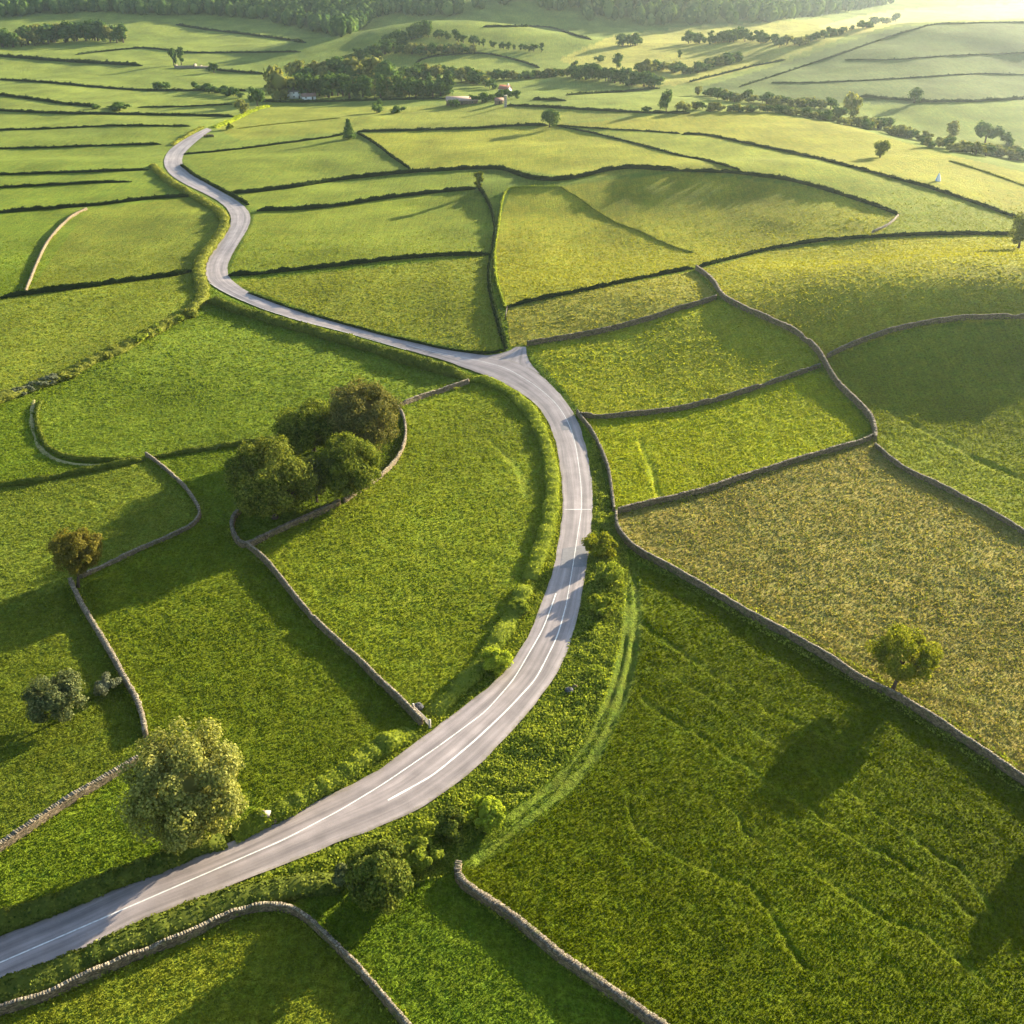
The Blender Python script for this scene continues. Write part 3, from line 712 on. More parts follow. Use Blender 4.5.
H([(206, 69), (232, 72), (266, 74.5)], 3.5, 3, 'dark hedge right of the ruin', 'hedge_far')
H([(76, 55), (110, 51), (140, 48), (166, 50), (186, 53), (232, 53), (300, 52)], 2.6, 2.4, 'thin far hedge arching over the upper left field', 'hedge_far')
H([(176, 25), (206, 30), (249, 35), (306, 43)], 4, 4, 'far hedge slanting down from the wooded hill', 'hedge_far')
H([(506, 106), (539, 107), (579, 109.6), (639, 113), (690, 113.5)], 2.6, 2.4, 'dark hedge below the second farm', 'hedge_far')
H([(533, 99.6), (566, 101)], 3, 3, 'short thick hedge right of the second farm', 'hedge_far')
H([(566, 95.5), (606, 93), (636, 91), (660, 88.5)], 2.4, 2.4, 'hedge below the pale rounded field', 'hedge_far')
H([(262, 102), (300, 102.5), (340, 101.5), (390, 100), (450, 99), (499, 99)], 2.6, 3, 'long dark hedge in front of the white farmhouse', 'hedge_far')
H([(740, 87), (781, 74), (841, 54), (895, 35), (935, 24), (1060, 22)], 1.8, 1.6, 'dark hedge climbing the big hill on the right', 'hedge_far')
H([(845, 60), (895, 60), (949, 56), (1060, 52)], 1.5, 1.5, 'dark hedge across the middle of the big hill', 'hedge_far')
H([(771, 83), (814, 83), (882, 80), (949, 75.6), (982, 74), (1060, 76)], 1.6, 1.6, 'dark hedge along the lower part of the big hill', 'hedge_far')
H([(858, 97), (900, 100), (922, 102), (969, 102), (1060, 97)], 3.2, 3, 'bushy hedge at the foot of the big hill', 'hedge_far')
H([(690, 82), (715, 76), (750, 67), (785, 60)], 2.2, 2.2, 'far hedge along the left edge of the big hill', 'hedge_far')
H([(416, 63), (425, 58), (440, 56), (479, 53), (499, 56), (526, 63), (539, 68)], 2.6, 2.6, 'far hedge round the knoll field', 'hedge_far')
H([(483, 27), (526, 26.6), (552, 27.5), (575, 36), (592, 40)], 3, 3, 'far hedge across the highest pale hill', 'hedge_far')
# leafy banks beside the road
H([(152, 166), (166, 180), (186, 192.5), (206, 203.5), (222, 214), (227, 224), (215, 244), (200, 262), (198, 275), (204, 292), (203, 302), (186, 316)], 2.4, 5.0, 'leafy sunlit bank along the left side of the upper road', 'bank', 'hedge_bank', cat='bank', group='leafy banks by the road')
H([(186, 316), (166, 326), (153, 334), (133, 343), (126, 350), (96, 360), (66, 377), (33, 388), (0, 401), (-30, 412)], 2.3, 5.5, 'rough pale flowered bank running left from the road', 'bank', 'hedge_bank', cat='bank', group='leafy banks by the road')
H([(209, 301), (239, 312), (282, 325), (340, 341), (373, 350), (406, 362), (440, 371), (468, 379)], 2.6, 3.6, 'tall dark hedge along the near side of the road before the junction', 'hedge')
H([(172, 146), (186, 137), (196, 131), (203, 127)], 2.2, 3.5, 'leafy bank at the left of the road end', 'bank', 'hedge_bank', cat='bank', group='leafy banks by the road')
H([(213, 128), (226, 124), (240, 117), (256, 110), (270, 106)], 2.0, 8.0, 'bright yellow grass bank beyond the road end', 'bright', 'hedge_bank', cat='bank', group='leafy banks by the road')
H([(281, 439), (232, 446), (186, 453), (150, 459)], 1.2, 1.2, 'dark hedge from the tree clump to the brown wall')
H([(146, 460), (110, 468), (73, 474), (33, 483), (0, 486), (-50, 490)], 1.3, 1.3, 'dark hedge running left from the brown wall')
H([(144, 460), (106, 462), (76, 460), (55, 454), (43, 443), (38, 428), (36, 413), (42, 401)], 1.1, 1.0, 'dark hedge curving round the large left field')
H([(472, 379), (490, 382), (512, 394), (532, 414), (544, 440), (551, 465), (553, 495), (549, 525), (541, 552), (530, 580)], 1.5, 3.2, 'shrubby olive hedge inside the big road bend', 'verge')
H([(528, 585), (517, 606), (503, 634), (480, 668), (452, 697), (432, 715)], 1.3, 3.0, 'rough hedge inside the big road bend, lower half', 'verge')
H([(412, 732), (373, 754), (340, 779), (299, 804), (255, 825), (232, 836)], 2.0, 3.4, 'trimmed hedge on the field side of the road, right of the willow', 'verge', dens=5)
H([(225, 840), (199, 850), (146, 870), (100, 889), (50, 908), (0, 926), (-60, 950)], 1.8, 3.2, 'dark hedge on the field side of the road, left of the willow')
H([(-40, 1018), (0, 998), (50, 979), (100, 957), (150, 936), (200, 915), (250, 898), (300, 888), (340, 884)], 1.5, 4.2, 'dark overgrown hedge between the road and the bottom left wall', 'hedge')

# ------------------------------------------------------------------ rough verges: nobody could count the stems
def scatter(px, n_per_m2, size, mat, name, label, tall=.5, clump=1.4, keep_off=1.0):
    poly = poly_world(px)
    lo, hi = poly.min(0), poly.max(0); A = np.prod(hi - lo)
    P = rng.uniform(lo, hi, (int(A * n_per_m2), 2))
    P = P[in_poly(P[:, 0], P[:, 1], poly)]
    inr = in_poly(P[:, 0], P[:, 1], road_poly)
    d = np.minimum(dist_line(P[:, 0], P[:, 1], gl[::3], 5), dist_line(P[:, 0], P[:, 1], gr[::3], 5))
    ok = ~inr | ((d < .55 * (.5 + vnoise(P[:, 0] / 1.8, P[:, 1] / 1.8, 83))) & (rng.random(len(P)) < .7))
    P = P[ok]; d = d[ok]
    k = .5 + .5 * vnoise(P[:, 0] / clump, P[:, 1] / clump, 81); k2 = .5 + .5 * vnoise(P[:, 0] / 5, P[:, 1] / 5, 82)
    h = tall * (.15 + 1.1 * k * k2 * 1.6) * sstep(-.5, 2.5, d)
    z = height(P[:, 0], P[:, 1]) + rng.uniform(0, 1, len(P)) ** .7 * h
    V, Q = cards(np.c_[P, z], np.tile([[0, -.1, .9]], (len(P), 1)), size, .7)
    o = link(name, make_mesh(name, V, Q, M[mat])); return tag(o, label, 'grass', kind='stuff')
scatter([(594, 440), (612, 512), (622, 540), (630, 556), (626, 600), (620, 650), (606, 700), (580, 748), (540, 788), (500, 818), (462, 850), (450, 876), (400, 890), (340, 884), (250, 900), (150, 940), (0, 1000), (0, 985), (140, 921), (259, 876),
         (340, 843), (423, 809), (479, 767), (529, 713), (553, 682), (577, 621), (589, 550), (593, 500), (588, 455)], 26, .42, 'verge', 'verge_grass', 'rough tall grass on the outer road verge', .9)
scatter([(470, 378), (500, 381), (526, 396), (543, 411), (556, 440), (562, 479), (563, 510), (559, 540), (553, 573), (543, 600), (529, 636), (509, 668), (486, 690), (456, 713), (426, 735), (383, 768), (340, 791), (246, 836), (146, 876), (0, 936),
         (0, 922), (100, 886), (199, 847), (299, 802), (373, 750), (420, 728), (426, 714), (452, 690), (480, 662), (503, 630), (517, 600), (530, 575), (541, 550), (549, 520), (551, 495), (549, 465), (542, 440), (530, 416), (512, 396)], 26, .38, 'rough', 'verge_grass', 'rough grass on the inner road verge', .6)
scatter([(620, 541), (639, 557), (680, 579), (751, 621), (828, 664), (895, 701), (1024, 788), (1024, 796), (895, 708), (828, 671), (751, 627), (680, 585), (636, 561)], 14, .38, 'verge', 'wall_weeds', 'weeds growing along the foot of the long wall', .6)
scatter([(640, 553), (680, 573), (751, 614), (828, 656), (895, 693), (1024, 779), (1024, 768), (895, 684), (828, 648), (751, 607), (680, 566), (645, 549)], 12, .38, 'rough', 'wall_weeds', 'green weeds at the edge of the brown crop', .6)
def foot_weeds():
    P = []
    for p in WALLPATHS:
        n = int(len(p) * .45 * 26); i = rng.integers(0, len(p), n); nn, _ = normals2(p)
        k = vnoise(p[i, 0] / 2.5, p[i, 1] / 2.5, 95); ok = rng.random(n) < .35 + .75 * k
        off = rng.choice([-1, 1], n) * (.36 + np.abs(rng.normal(0, .42, n)))
        q = np.c_[p[i, :2] + nn[i] * off[:, None] + rng.normal(0, .15, (n, 2)), p[i, 2] + rng.uniform(.02, .55, n) * (.5 + .6 * np.clip(k, 0, 1))]
        P.append(q[ok])
    P = np.vstack(P); P[:, 2] = np.maximum(P[:, 2], height(P[:, 0], P[:, 1]))
    V, Q = cards(P, np.tile([[0, -.1, .8]], (len(P), 1)), .34, .7)
    tag(link('wall_weeds', make_mesh('wall_weeds', V, Q, M['rough'])), 'tufts and weeds growing along the feet of the stone walls', 'weeds', kind='stuff')
foot_weeds()
scatter([(340, 505), (380, 480), (405, 440), (398, 408), (380, 430), (380, 460), (350, 490)], 10, .4, 'hedge', 'undergrowth', 'dark undergrowth beneath the tree clump', .5)

# ------------------------------------------------------------------ the standing grass and crops themselves
def mat_grass(lo=.65, hi=1.7):
    m, nt, out = newmat('grass_blades')
    at = N(nt, 'ShaderNodeAttribute', attribute_name='tint'); g = N(nt, 'ShaderNodeNewGeometry')
    c = scalec(nt, at.outputs['Color'], maprange(nt, g.outputs['Random Per Island'], 0, 1, lo, hi))
    d = N(nt, 'ShaderNodeBsdfDiffuse'); nt.links.new(c, d.inputs[0]); t = N(nt, 'ShaderNodeBsdfTranslucent'); nt.links.new(mixc(nt, 1.0, c, (1.15, 1.1, .6), 'MULTIPLY'), t.inputs[0])
    mx = N(nt, 'ShaderNodeMixShader'); mx.inputs[0].default_value = .4
    nt.links.new(d.outputs[0], mx.inputs[1]); nt.links.new(t.outputs[0], mx.inputs[2]); nt.links.new(mx.outputs[0], out.inputs[0]); return m
M['grass'] = mat_grass(.74, 1.34); M['grass_mid'] = mat_grass(.8, 1.28); M['grass_far'] = mat_grass(.88, 1.2)
def sward(y0, y1, dens, size, tall, seed, name, label, mat='grass'):
    xm = .47 * (y1 + 62)
    n = int((y1 - y0) * 2 * xm * dens)
    P = rng.uniform((-xm, y0), (xm, y1), (n, 2))
    P = P[np.abs(P[:, 0]) < .47 * (P[:, 1] + 66)]
    d = np.minimum(dist_line(P[:, 0], P[:, 1], gl[::3], 6), dist_line(P[:, 0], P[:, 1], gr[::3], 6))
    P = P[(d > 1.2) & ~in_poly(P[:, 0], P[:, 1], road_poly) & ~in_poly(P[:, 0], P[:, 1], junction_poly)]
    for p, w, dd in ruts: P = P[dist_line(P[:, 0], P[:, 1], p, w * 3.2 + .3) > w * (1.6 + 1.2 * vnoise(P[:, 0] / 5, P[:, 1] / 5, 45))]
    f_ = sstep(y0, y0 + .22 * (y1 - y0), P[:, 1]) * (1 - sstep(y1 - .45 * (y1 - y0), y1, P[:, 1])) if y0 > 70 else 1 - sstep(y1 - .45 * (y1 - y0), y1, P[:, 1])
    P = P[rng.random(len(P)) < f_]
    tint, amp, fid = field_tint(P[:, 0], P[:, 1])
    for p in tracks:
        k = (1 - sstep(1.6, 2.6, dist_line(P[:, 0], P[:, 1], p, 6)))[:, None]
        tint = tint * (1 - k) + np.array([.11, .155, .015]) * k
    cl = vnoise(P[:, 0] / 1.7, P[:, 1] / 1.7, 46) * .4 + vnoise(P[:, 0] / .8, P[:, 1] / .8, 47) * .5
    keep = rng.random(len(P)) < .62 + .28 * cl
    P = P[keep]; tint = tint[keep]; amp = amp[keep]; cl = cl[keep]; fid = fid[keep]
    brown = fid == 4
    mixg = brown & (rng.random(len(P)) < .42); tint[mixg] = np.array([.15, .175, .03])
    mic = sum(a * vnoise(P[:, 0] / l, P[:, 1] / l, q) for l, a, q in OCT[1:]) * amp * sstep(.5, 5, np.minimum(dist_line(P[:, 0], P[:, 1], gl[::3], 6), dist_line(P[:, 0], P[:, 1], gr[::3], 6)))
    z = height(P[:, 0], P[:, 1]) + mic + .02 + tall * amp * (.15 + .85 * rng.random(len(P))) * (.75 + .5 * cl)
    V, Q = cards(np.c_[P, z], np.tile([[.15, .15, .75]], (len(P), 1)), size * (.75 + .35 * amp), .6)
    me = make_mesh(name, V, Q, M[mat])
    ca = me.color_attributes.new('tint', 'FLOAT_COLOR', 'POINT')
    ca.data.foreach_set('color', np.repeat(np.c_[tint, np.ones(len(tint))], 4, axis=0).astype(np.float32).ravel())
    return tag(link(name, me), label, 'grass', kind='stuff')
sward(66, 172, 30, .27, .24, 1, 'field_grass', 'thick grass and crops standing in the nearest fields')
sward(125, 310, 12, .38, .26, 2, 'field_grass', 'grass and crops standing in the fields around the road bend', 'grass_mid')
sward(235, 470, 2.6, .65, .24, 3, 'field_grass', 'grass standing in the fields beyond the junction', 'grass_far')

# ------------------------------------------------------------------ trees
def crown_acc(acc, c, rad, nlobe, nleaf, leaf, core=True, lobe=.36, squash=1.0, seed=None):
    c = np.asarray(c, float); rad = np.asarray(rad, float)
    d = rng.normal(0, 1, (nlobe, 3)); d[:, 2] = d[:, 2] * .9 + .1
    d /= np.linalg.norm(d, axis=1, keepdims=True)
    r = (rng.uniform(.62, .98, nlobe) - lobe * .45)[:, None]
    Lc = c + d * r * rad; Lr = rng.uniform(lobe * .65, lobe * 1.25, nlobe) * rad.mean()
    if core:
        acc.add(*blob(c, rad * .42, 10, 7, .3))
        if nlobe < 14:
            for k in range(nlobe): acc.add(*blob(Lc[k], Lr[k] * np.array([.62, .62, .55]), 7, 5, .3))
    pick = rng.integers(0, nlobe, nleaf)
    dd = rng.normal(0, 1, (nleaf, 3)); dd /= np.linalg.norm(dd, axis=1, keepdims=True)
    P = Lc[pick] + dd * (Lr[pick] * rng.uniform(.6, 1.12, nleaf))[:, None] * np.array([1, 1, .88])
    out = (P - c) / rad
    q = np.linalg.norm(out, axis=1)
    keep = q > .5
    P = P[keep]; dd = dd[keep]; out = out[keep]
    Nn = dd * .7 + out * .5 + np.array([0, 0, .25])
    acc.add(*cards(P, Nn, leaf, .45))
    return Lc, Lr
def trunk_acc(h, r, tops, lean=(0, 0)):
    acc = Acc(); zf = .55 * h
    pts = [np.array([lean[0] * s, lean[1] * s, h * s * 1.0 - .3 * (s == 0)]) + (rng.normal(0, .05 * r * 4, 3) * [1, 1, 0] if s > 0 else 0) for s in (0, .08, .3, .6, 1.0)]
    acc.add(*tube(pts, [r * 1.5, r * 1.1, r * .9, r * .7, r * .4], 9))
    for tp in tops:
        s = random.uniform(.35, .95); b = np.array([lean[0] * s, lean[1] * s, h * s])
        m = (b + tp) / 2 + np.array([0, 0, -.06 * np.linalg.norm(tp - b)]) + rng.normal(0, .15, 3)
        acc.add(*tube([b, m, tp], [r * .42, r * .28, r * .1], 6))
    return acc
def tree(name, base, crown_c, rad, mat, label, nlobe=26, nleaf=9000, leaf=.4, trunk_r=.35, core=True, lobe=.36, cat='tree', group=None, extra=()):
    e = empty(name, base); tag(e, label, cat, group)
    acc = Acc(); Lc, Lr = crown_acc(acc, crown_c, rad, nlobe, nleaf, leaf, core, lobe)
    for (c2, r2, n2, l2) in extra: crown_acc(acc, c2, r2, n2, l2, leaf, core, lobe)
    V, Q = acc.get()
    low = -.1
    V[:, 2] = np.maximum(V[:, 2], low + .15 * rng.random(len(V)))
    link('crown', make_mesh('crown', V, Q, M[mat]), e)
    ta = trunk_acc(crown_c[2] * .95, trunk_r, Lc[:: max(1, len(Lc) // 9)], (crown_c[0], crown_c[1]))
    link('trunk', ta.mesh('trunk', M['bark'], True), e)
    return e
def at(px, py): return ground([(px, py)])[0]
def mpp(base): return float(np.dot(base - CAM, fw)) / F      # metres per picture element there
def tree_px(name, bx, by, w, htop, mat, label, low=.2, **k):
    """base at picture point, w picture-wide, crown top at picture row htop"""
    b = at(bx, by); s = mpp(b); r = w * s / 2 * 1.1
    ang = math.atan2(CAMZ - b[2], b[1])
    want = (by - htop) * s; ca, sa = math.cos(ang), math.sin(ang); hgt = r
    while hgt < 6 * r and hgt * (1 + low) / 2 * ca + math.hypot(hgt * (1 - low) / 2 * ca, r * sa) + k.get('oy', 0) * s * sa < want: hgt += .05
    cz = hgt * (1 + low) / 2; rz = hgt * (1 - low) / 2
    return tree(name, b, (k.pop('ox', 0) * s, k.pop('oy', 0) * s, cz), (r, r, rz), mat, label, **k)
tree_px('willow_tree', 197, 842, 112, 727, 'willow', 'large pale yellow green willow beside the road, foreground left', .06, nlobe=130, nleaf=42000, leaf=.42, trunk_r=.6, lobe=.2)
tree_px('broadleaf_tree', 78, 587, 50, 527, 'ochre', 'small ochre brown tree at the top of the brown stone wall', .32, nlobe=70, nleaf=17000, leaf=.4, trunk_r=.3, ox=8, lobe=.24)
tree_px('broadleaf_tree', 61, 721, 57, 669, 'dusk', 'round dark grey green tree alone in the lower left field', .04, nlobe=60, nleaf=12000, leaf=.4, trunk_r=.3, lobe=.24)
tree_px('shrub', 106, 692, 30, 673, 'pale', 'small pale grey shrub beside the brown stone wall', .0, nlobe=12, nleaf=2500, leaf=.28, trunk_r=.1, cat='shrub')
tree_px('broadleaf_tree', 893, 692, 66, 626, 'lime', 'lone lime green tree behind the long wall, standing in the brown field', .2, nlobe=60, nleaf=15000, leaf=.38, trunk_r=.34, core=False, lobe=.22, ox=11, oy=15)
tree_px('broadleaf_tree', 1080, 815, 46, 764, 'oak2', 'tree whose shadow falls into the lower right corner of the photo', .2, nlobe=60, nleaf=10000, leaf=.42, trunk_r=.35, lobe=.24)
# the clump
tree_px('broadleaf_tree', 275, 518, 82, 438, 'oak', 'biggest round oak at the left end of the tree clump', .04, nlobe=150, nleaf=40000, leaf=.52, trunk_r=.6, lobe=.2)
tree_px('broadleaf_tree', 314, 452, 72, 399, 'oak2', 'dark oak at the back left of the tree clump', .05, nlobe=130, nleaf=30000, leaf=.52, trunk_r=.5, lobe=.22)
tree_px('broadleaf_tree', 366, 457, 70, 376, 'bronze', 'tall bronze tinged tree at the back right of the tree clump', .04, nlobe=130, nleaf=34000, leaf=.5, trunk_r=.55, lobe=.2)
tree_px('broadleaf_tree', 349, 499, 66, 434, 'oak2', 'round olive green tree at the front right of the tree clump', .05, nlobe=130, nleaf=34000, leaf=.46, trunk_r=.5, lobe=.2)
tree_px('broadleaf_tree', 317, 502, 32, 450, 'dusk', 'slim pale tree squeezed between the biggest oak and the olive tree', .05, nlobe=18, nleaf=5000, leaf=.36, trunk_r=.25)
tree_px('shrub', 394, 408, 13, 397, 'hedge', 'small dark bush where the brown wall meets the tree clump', .0, nlobe=8, nleaf=900, leaf=.36, trunk_r=.1, cat='shrub')
# hill trees
tree_px('broadleaf_tree', 1018, 248, 24, 212, 'oak', 'dark tree at the right edge beside the dome hedge', .05, nlobe=18, nleaf=4500, leaf=.55, trunk_r=.4)
tree_px('broadleaf_tree', 880, 157.5, 16, 140, 'oak2', 'lone round tree on the sunlit slope casting a long shadow', .1, nlobe=14, nleaf=2600, leaf=.7, trunk_r=.35)
tree_px('broadleaf_tree', 549.5, 127, 21, 109, 'far', 'round dark tree on the hedge line, centre top', .08, nlobe=16, nleaf=2600, leaf=.9, trunk_r=.4)
tree_px('slim_tree', 479, 191, 10, 170, 'oak2', 'thin ragged tree at the head of the green lane', .1, nlobe=10, nleaf=1200, leaf=.7, trunk_r=.2)
# roadside shrubs
def shrub(px, py, w, htop, mat, label, n=3500, leaf=.32, nl=16): return tree_px('shrub', px, py, w, htop, mat, label, .0, nlobe=nl * 2, nleaf=int(n * 2.2), leaf=leaf * 1.2, lobe=.26, trunk_r=.12, cat='shrub', group='shrubs along the road verges')
shrub(495, 671, 34, 645, 'bright', 'bright yellow green shrub on the inner verge of the big bend')
shrub(518, 612, 20, 601, 'verge', 'small olive shrub on the inner verge of the big bend, above the bright one', 1600)
shrub(486, 824, 36, 795, 'bright', 'bright green shrub by the grass track, right of the road')
shrub(452, 838, 34, 808, 'hedge', 'dark green shrub left of the bright track side shrub', 3500)
shrub(382, 903, 62, 838, 'hedge', 'largest dark shrub on the outer verge above the hooked wall', 9000, .34, 26)
shrub(348, 888, 26, 862, 'dusk', 'grey green bush in front of the largest verge shrub', 2500, .3)
shrub(420, 868, 44, 838, 'verge', 'olive shrub right of the largest verge shrub', 4500, .34)
shrub(601, 556, 34, 532, 'lime', 'yellow green shrub by the road opposite the tar patch', 3500)
shrub(608, 582, 30, 560, 'verge', 'olive shrub below the roadside shrub near the tar patch', 2600)
shrub(600, 612, 28, 594, 'rough', 'low green shrub on the outer verge, lowest of three by the bend', 2200)

# ------------------------------------------------------------------ far trees, hedgerow trees, woods: small copies
def proto_tree(kind, mat):
    acc = Acc()
    if kind == 'round':
        crown_acc(acc, (0, 0, .52), (.5, .5, .48), 11, 420, .13, True, .40)
    elif kind == 'tall':
        crown_acc(acc, (0, 0, .55), (.30, .30, .47), 11, 380, .11, True, .42)
    elif kind == 'bush':
        crown_acc(acc, (0, 0, .38), (.6, .6, .40), 9, 320, .15, True, .42)
    elif kind == 'wide':
        crown_acc(acc, (-.2, 0, .48), (.45, .45, .46), 8, 260, .13, True, .42); crown_acc(acc, (.33, .1, .40), (.38, .4, .38), 7, 200, .13, True, .42)
    else:
        for z, r in ((.18, .30), (.36, .25), (.54, .19), (.72, .13), (.88, .07)):
            acc.add(*blob((0, 0, z), (r * .8, r * .8, .13), 7, 5, .15))
            a = rng.uniform(0, 2 * math.pi, 70); rr = r * rng.uniform(.7, 1.1, 70)
            P = np.c_[rr * np.cos(a), rr * np.sin(a), z + rng.uniform(-.11, .08, 70)]
            acc.add(*cards(P, np.c_[np.cos(a), np.sin(a), np.full(70, .5)], .1, .4))
    V, Q = acc.get(); nl = len(Q)
    tv, tq = tube([(0, 0, -.05), (0, 0, .2), (0, 0, .45)], [.04, .03, .02], 5)
    Q = np.vstack([Q, tq + len(V)]); V = np.vstack([V, tv])
    return make_mesh('tree_' + kind, V, Q, [M[mat], M['bark']], False, None, np.r_[np.zeros(nl), np.ones(len(tq))])
PROTO = {}
def small_tree(kind, mat, base, h, wk, label, group, name=None, cat='tree'):
    key = (kind, mat, random.randrange(3))
    if key not in PROTO: PROTO[key] = proto_tree(kind, mat)
    o = bpy.data.objects.new(name or {'round': 'broadleaf_tree', 'tall': 'tall_tree', 'bush': 'bush', 'wide': 'broadleaf_tree', 'cone': 'conifer_tree'}[kind], PROTO[key])
    C.objects.link(o); o.location = (base[0], base[1], base[2] - .03 * h); o.scale = (h * wk, h * wk * random.uniform(.85, 1.15), h); o.rotation_euler[2] = random.uniform(0, 6.28)
    return tag(o, label, cat, group)
def one(kind, mat, px, py, hpx, wpx, label, cat='tree', group=None):
    b = at(px, py); s = mpp(b); h = hpx * s
    base_w = {'round': 1.05, 'tall': .68, 'bush': 1.3, 'wide': 1.35, 'cone': .6}[kind]
    return small_tree(kind, mat, b, h, wpx / hpx / base_w, label, group, None, cat)
one('cone', 'far', 349, 139, 20, 13, 'dark conical tree at the hedge corner', 'tree')
one('bush', 'far', 162, 90, 11, 20, 'lone dark rounded bush in the upper left fields', 'bush')
one('tall', 'far', 174, 66, 20, 9, 'taller dark tree at the ruin, on the left', 'tree'); one('tall', 'far', 181.5, 65, 18, 9, 'dark tree right beside the tallest at the ruin', 'tree')
one('round', 'far', 214, 73, 11, 11, 'small round tree right of the ruin', 'tree')
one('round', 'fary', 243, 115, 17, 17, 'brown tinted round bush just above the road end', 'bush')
one('round', 'far', 257.5, 106, 20, 19, 'greener round tree above the brown tinted bush', 'tree')
one('bush', 'hedge', 230, 130, 8, 11, 'small dark bush on the bright bank by the road end', 'bush')
one('round', 'fary', 280, 99.5, 34, 36, 'large round tree beside the white farmhouse', 'tree')
one('round', 'far', 914, 103, 16, 16, 'lone round tree on the bushy hedge of the big hill', 'tree')
one('wide', 'far', 377, 113, 14, 20, 'left one of the two dark bushes in the field right of the farmhouse', 'bush')
one('bush', 'far', 397, 113, 11, 18, 'right one of the two dark bushes in the field right of the farmhouse', 'bush')
one('wide', 'far', 120, 110, 9, 36, 'rounded bush clump on the hedge in the upper left fields', 'bush')
one('bush', 'far', 95, 109, 6, 14, 'dark bush at the left end of the rounded bush clump', 'bush')
one('tall', 'fary', 951, 140, 20, 16, 'tallest pointed tree in the valley at the right', 'tree')
one('wide', 'far', 985, 143, 24, 36, 'broad dark tree in the valley near the right edge', 'tree')
one('bush', 'far', 1008, 145, 16, 22, 'rounded bush right of the broad valley tree', 'bush')
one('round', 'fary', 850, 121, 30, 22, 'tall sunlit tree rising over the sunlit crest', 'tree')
one('round', 'far', 838, 121, 16, 18, 'dark rounded tree left of the tall sunlit one on the crest', 'tree')
one('round', 'far', 806, 117, 12, 12, 'small dark tree left along the crest scrub', 'tree'); one('bush', 'far', 785, 114, 11, 17, 'rounded dark bush on the crest scrub, left of the small tree', 'bush')
one('round', 'far', 666, 112, 24, 16, 'tall dark tree at the left end of the crest scrub', 'tree'); one('bush', 'fary', 683, 112, 15, 20, 'bronze tinted bush beside the tall tree at the crest', 'bush')
one('bush', 'far', 646, 113, 9, 12, 'dark bush left of the tall tree at the crest', 'bush')
one('tall', 'far', 680, 59, 11, 7, 'upright dark tree alone on the valley field', 'tree')
one('round', 'far', 617, 68, 15, 13, 'roundest tall tree in the valley behind the pale field', 'tree'); one('bush', 'far', 599, 62, 9, 13, 'dark low tree left of the roundest valley tree', 'tree')
one('bush', 'far', 455, 107, 11, 14, 'dark bush beside the pink roofed barn', 'bush')

def belt(px, n, hpx, kinds, mats, label, group, spread=2.0, jit=.35, cat='tree', wk=1.0):
    n = int(n * 1.75); hpx *= 1.1; wk *= 1.15; p = smooth_px(px, 1.0, 3); s = np.linspace(0, len(p) - 1, n)
    for v in s:
        q = p[int(v)] + np.array([random.uniform(-1, 1) * spread, random.uniform(-.6, .6) * spread * .6])
        b = ground([q])[0]; h = hpx * mpp(b) * random.uniform(1 - jit, 1 + jit * .8)
        kd = random.choice(kinds)
        small_tree(kd, random.choice(mats), b, h, wk * random.uniform(.85, 1.2), label, group, cat=cat)
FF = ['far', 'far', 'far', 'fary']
belt([(0, 48), (30, 45), (60, 42), (90, 41), (122, 42)], 26, 15, ['tall', 'round'], FF, 'tree in the dark shelter belt at the upper left edge', 'shelter belt trees, upper left', 3)
belt([(298, 98), (320, 97), (345, 96)], 9, 20, ['round', 'tall'], ['far'], 'dark tree of the belt just right of the white farmhouse', 'farmhouse belt trees', 3)
belt([(300, 86), (330, 84), (360, 86), (390, 90)], 10, 22, ['round'], ['far', 'fary'], 'tree in the wood standing behind the white farmhouse', 'wood behind the farmhouse', 4)
belt([(350, 98), (375, 97), (400, 96), (430, 96), (450, 95)], 16, 16, ['round', 'tall', 'cone'], FF, 'tree in the front row between the two farms', 'front row trees between the farms', 4)
belt([(395, 84), (420, 80), (440, 78), (470, 82), (490, 88)], 16, 13, ['round', 'wide'], FF, 'tree in the back row between the two farms', 'back row trees between the farms', 4)
belt([(475, 104), (485, 103), (499, 99), (507, 98), (515, 99)], 5, 8, ['round'], ['far'], 'dark tree in front of the red roofed farm', 'trees hiding the red roofed farm')
belt([(480, 80), (510, 79), (540, 78), (580, 76)], 16, 8, ['round', 'bush'], FF, 'hedgerow tree behind the pale rounded field', 'hedgerow trees behind the pale field', 2)
belt([(580, 78), (600, 80), (620, 83), (640, 86), (655, 88)], 14, 13, ['round', 'tall', 'wide'], ['far'], 'tree in the dark valley belt, centre right', 'dark valley belt trees', 4)
belt([(640, 72), (670, 70), (690, 74), (715, 66), (740, 60)], 18, 9, ['round', 'bush'], FF, 'tree in the hazy valley belt left of the big hill', 'hazy valley belt trees', 4)
belt([(690, 44), (715, 44), (745, 40), (775, 46)], 12, 10, ['round', 'wide'], ['far'], 'hazy tree at the mouth of the far valley', 'far valley mouth trees', 5)
belt([(775, 42), (800, 46), (830, 36), (870, 26), (895, 22)], 12, 8, ['round', 'bush'], FF, 'hazy tree behind the ridge of the big hill', 'trees behind the big hill', 3)
belt([(622, 46), (632, 46), (641, 45)], 5, 9, ['round', 'tall'], ['far'], 'tree of the small far copse in the valley', 'small far copse')
belt([(425, 36), (450, 40), (480, 46), (510, 50), (540, 52)], 14, 8, ['round', 'tall'], ['far'], 'tree in the row down the flank of the knoll field', 'knoll flank trees', 1.5)
belt([(400, 54), (425, 54), (450, 53), (475, 53)], 12, 9, ['round', 'wide'], ['far', 'far', 'fary'], 'tree in the dark copse at the foot of the knoll field', 'knoll foot copse trees', 2.5)
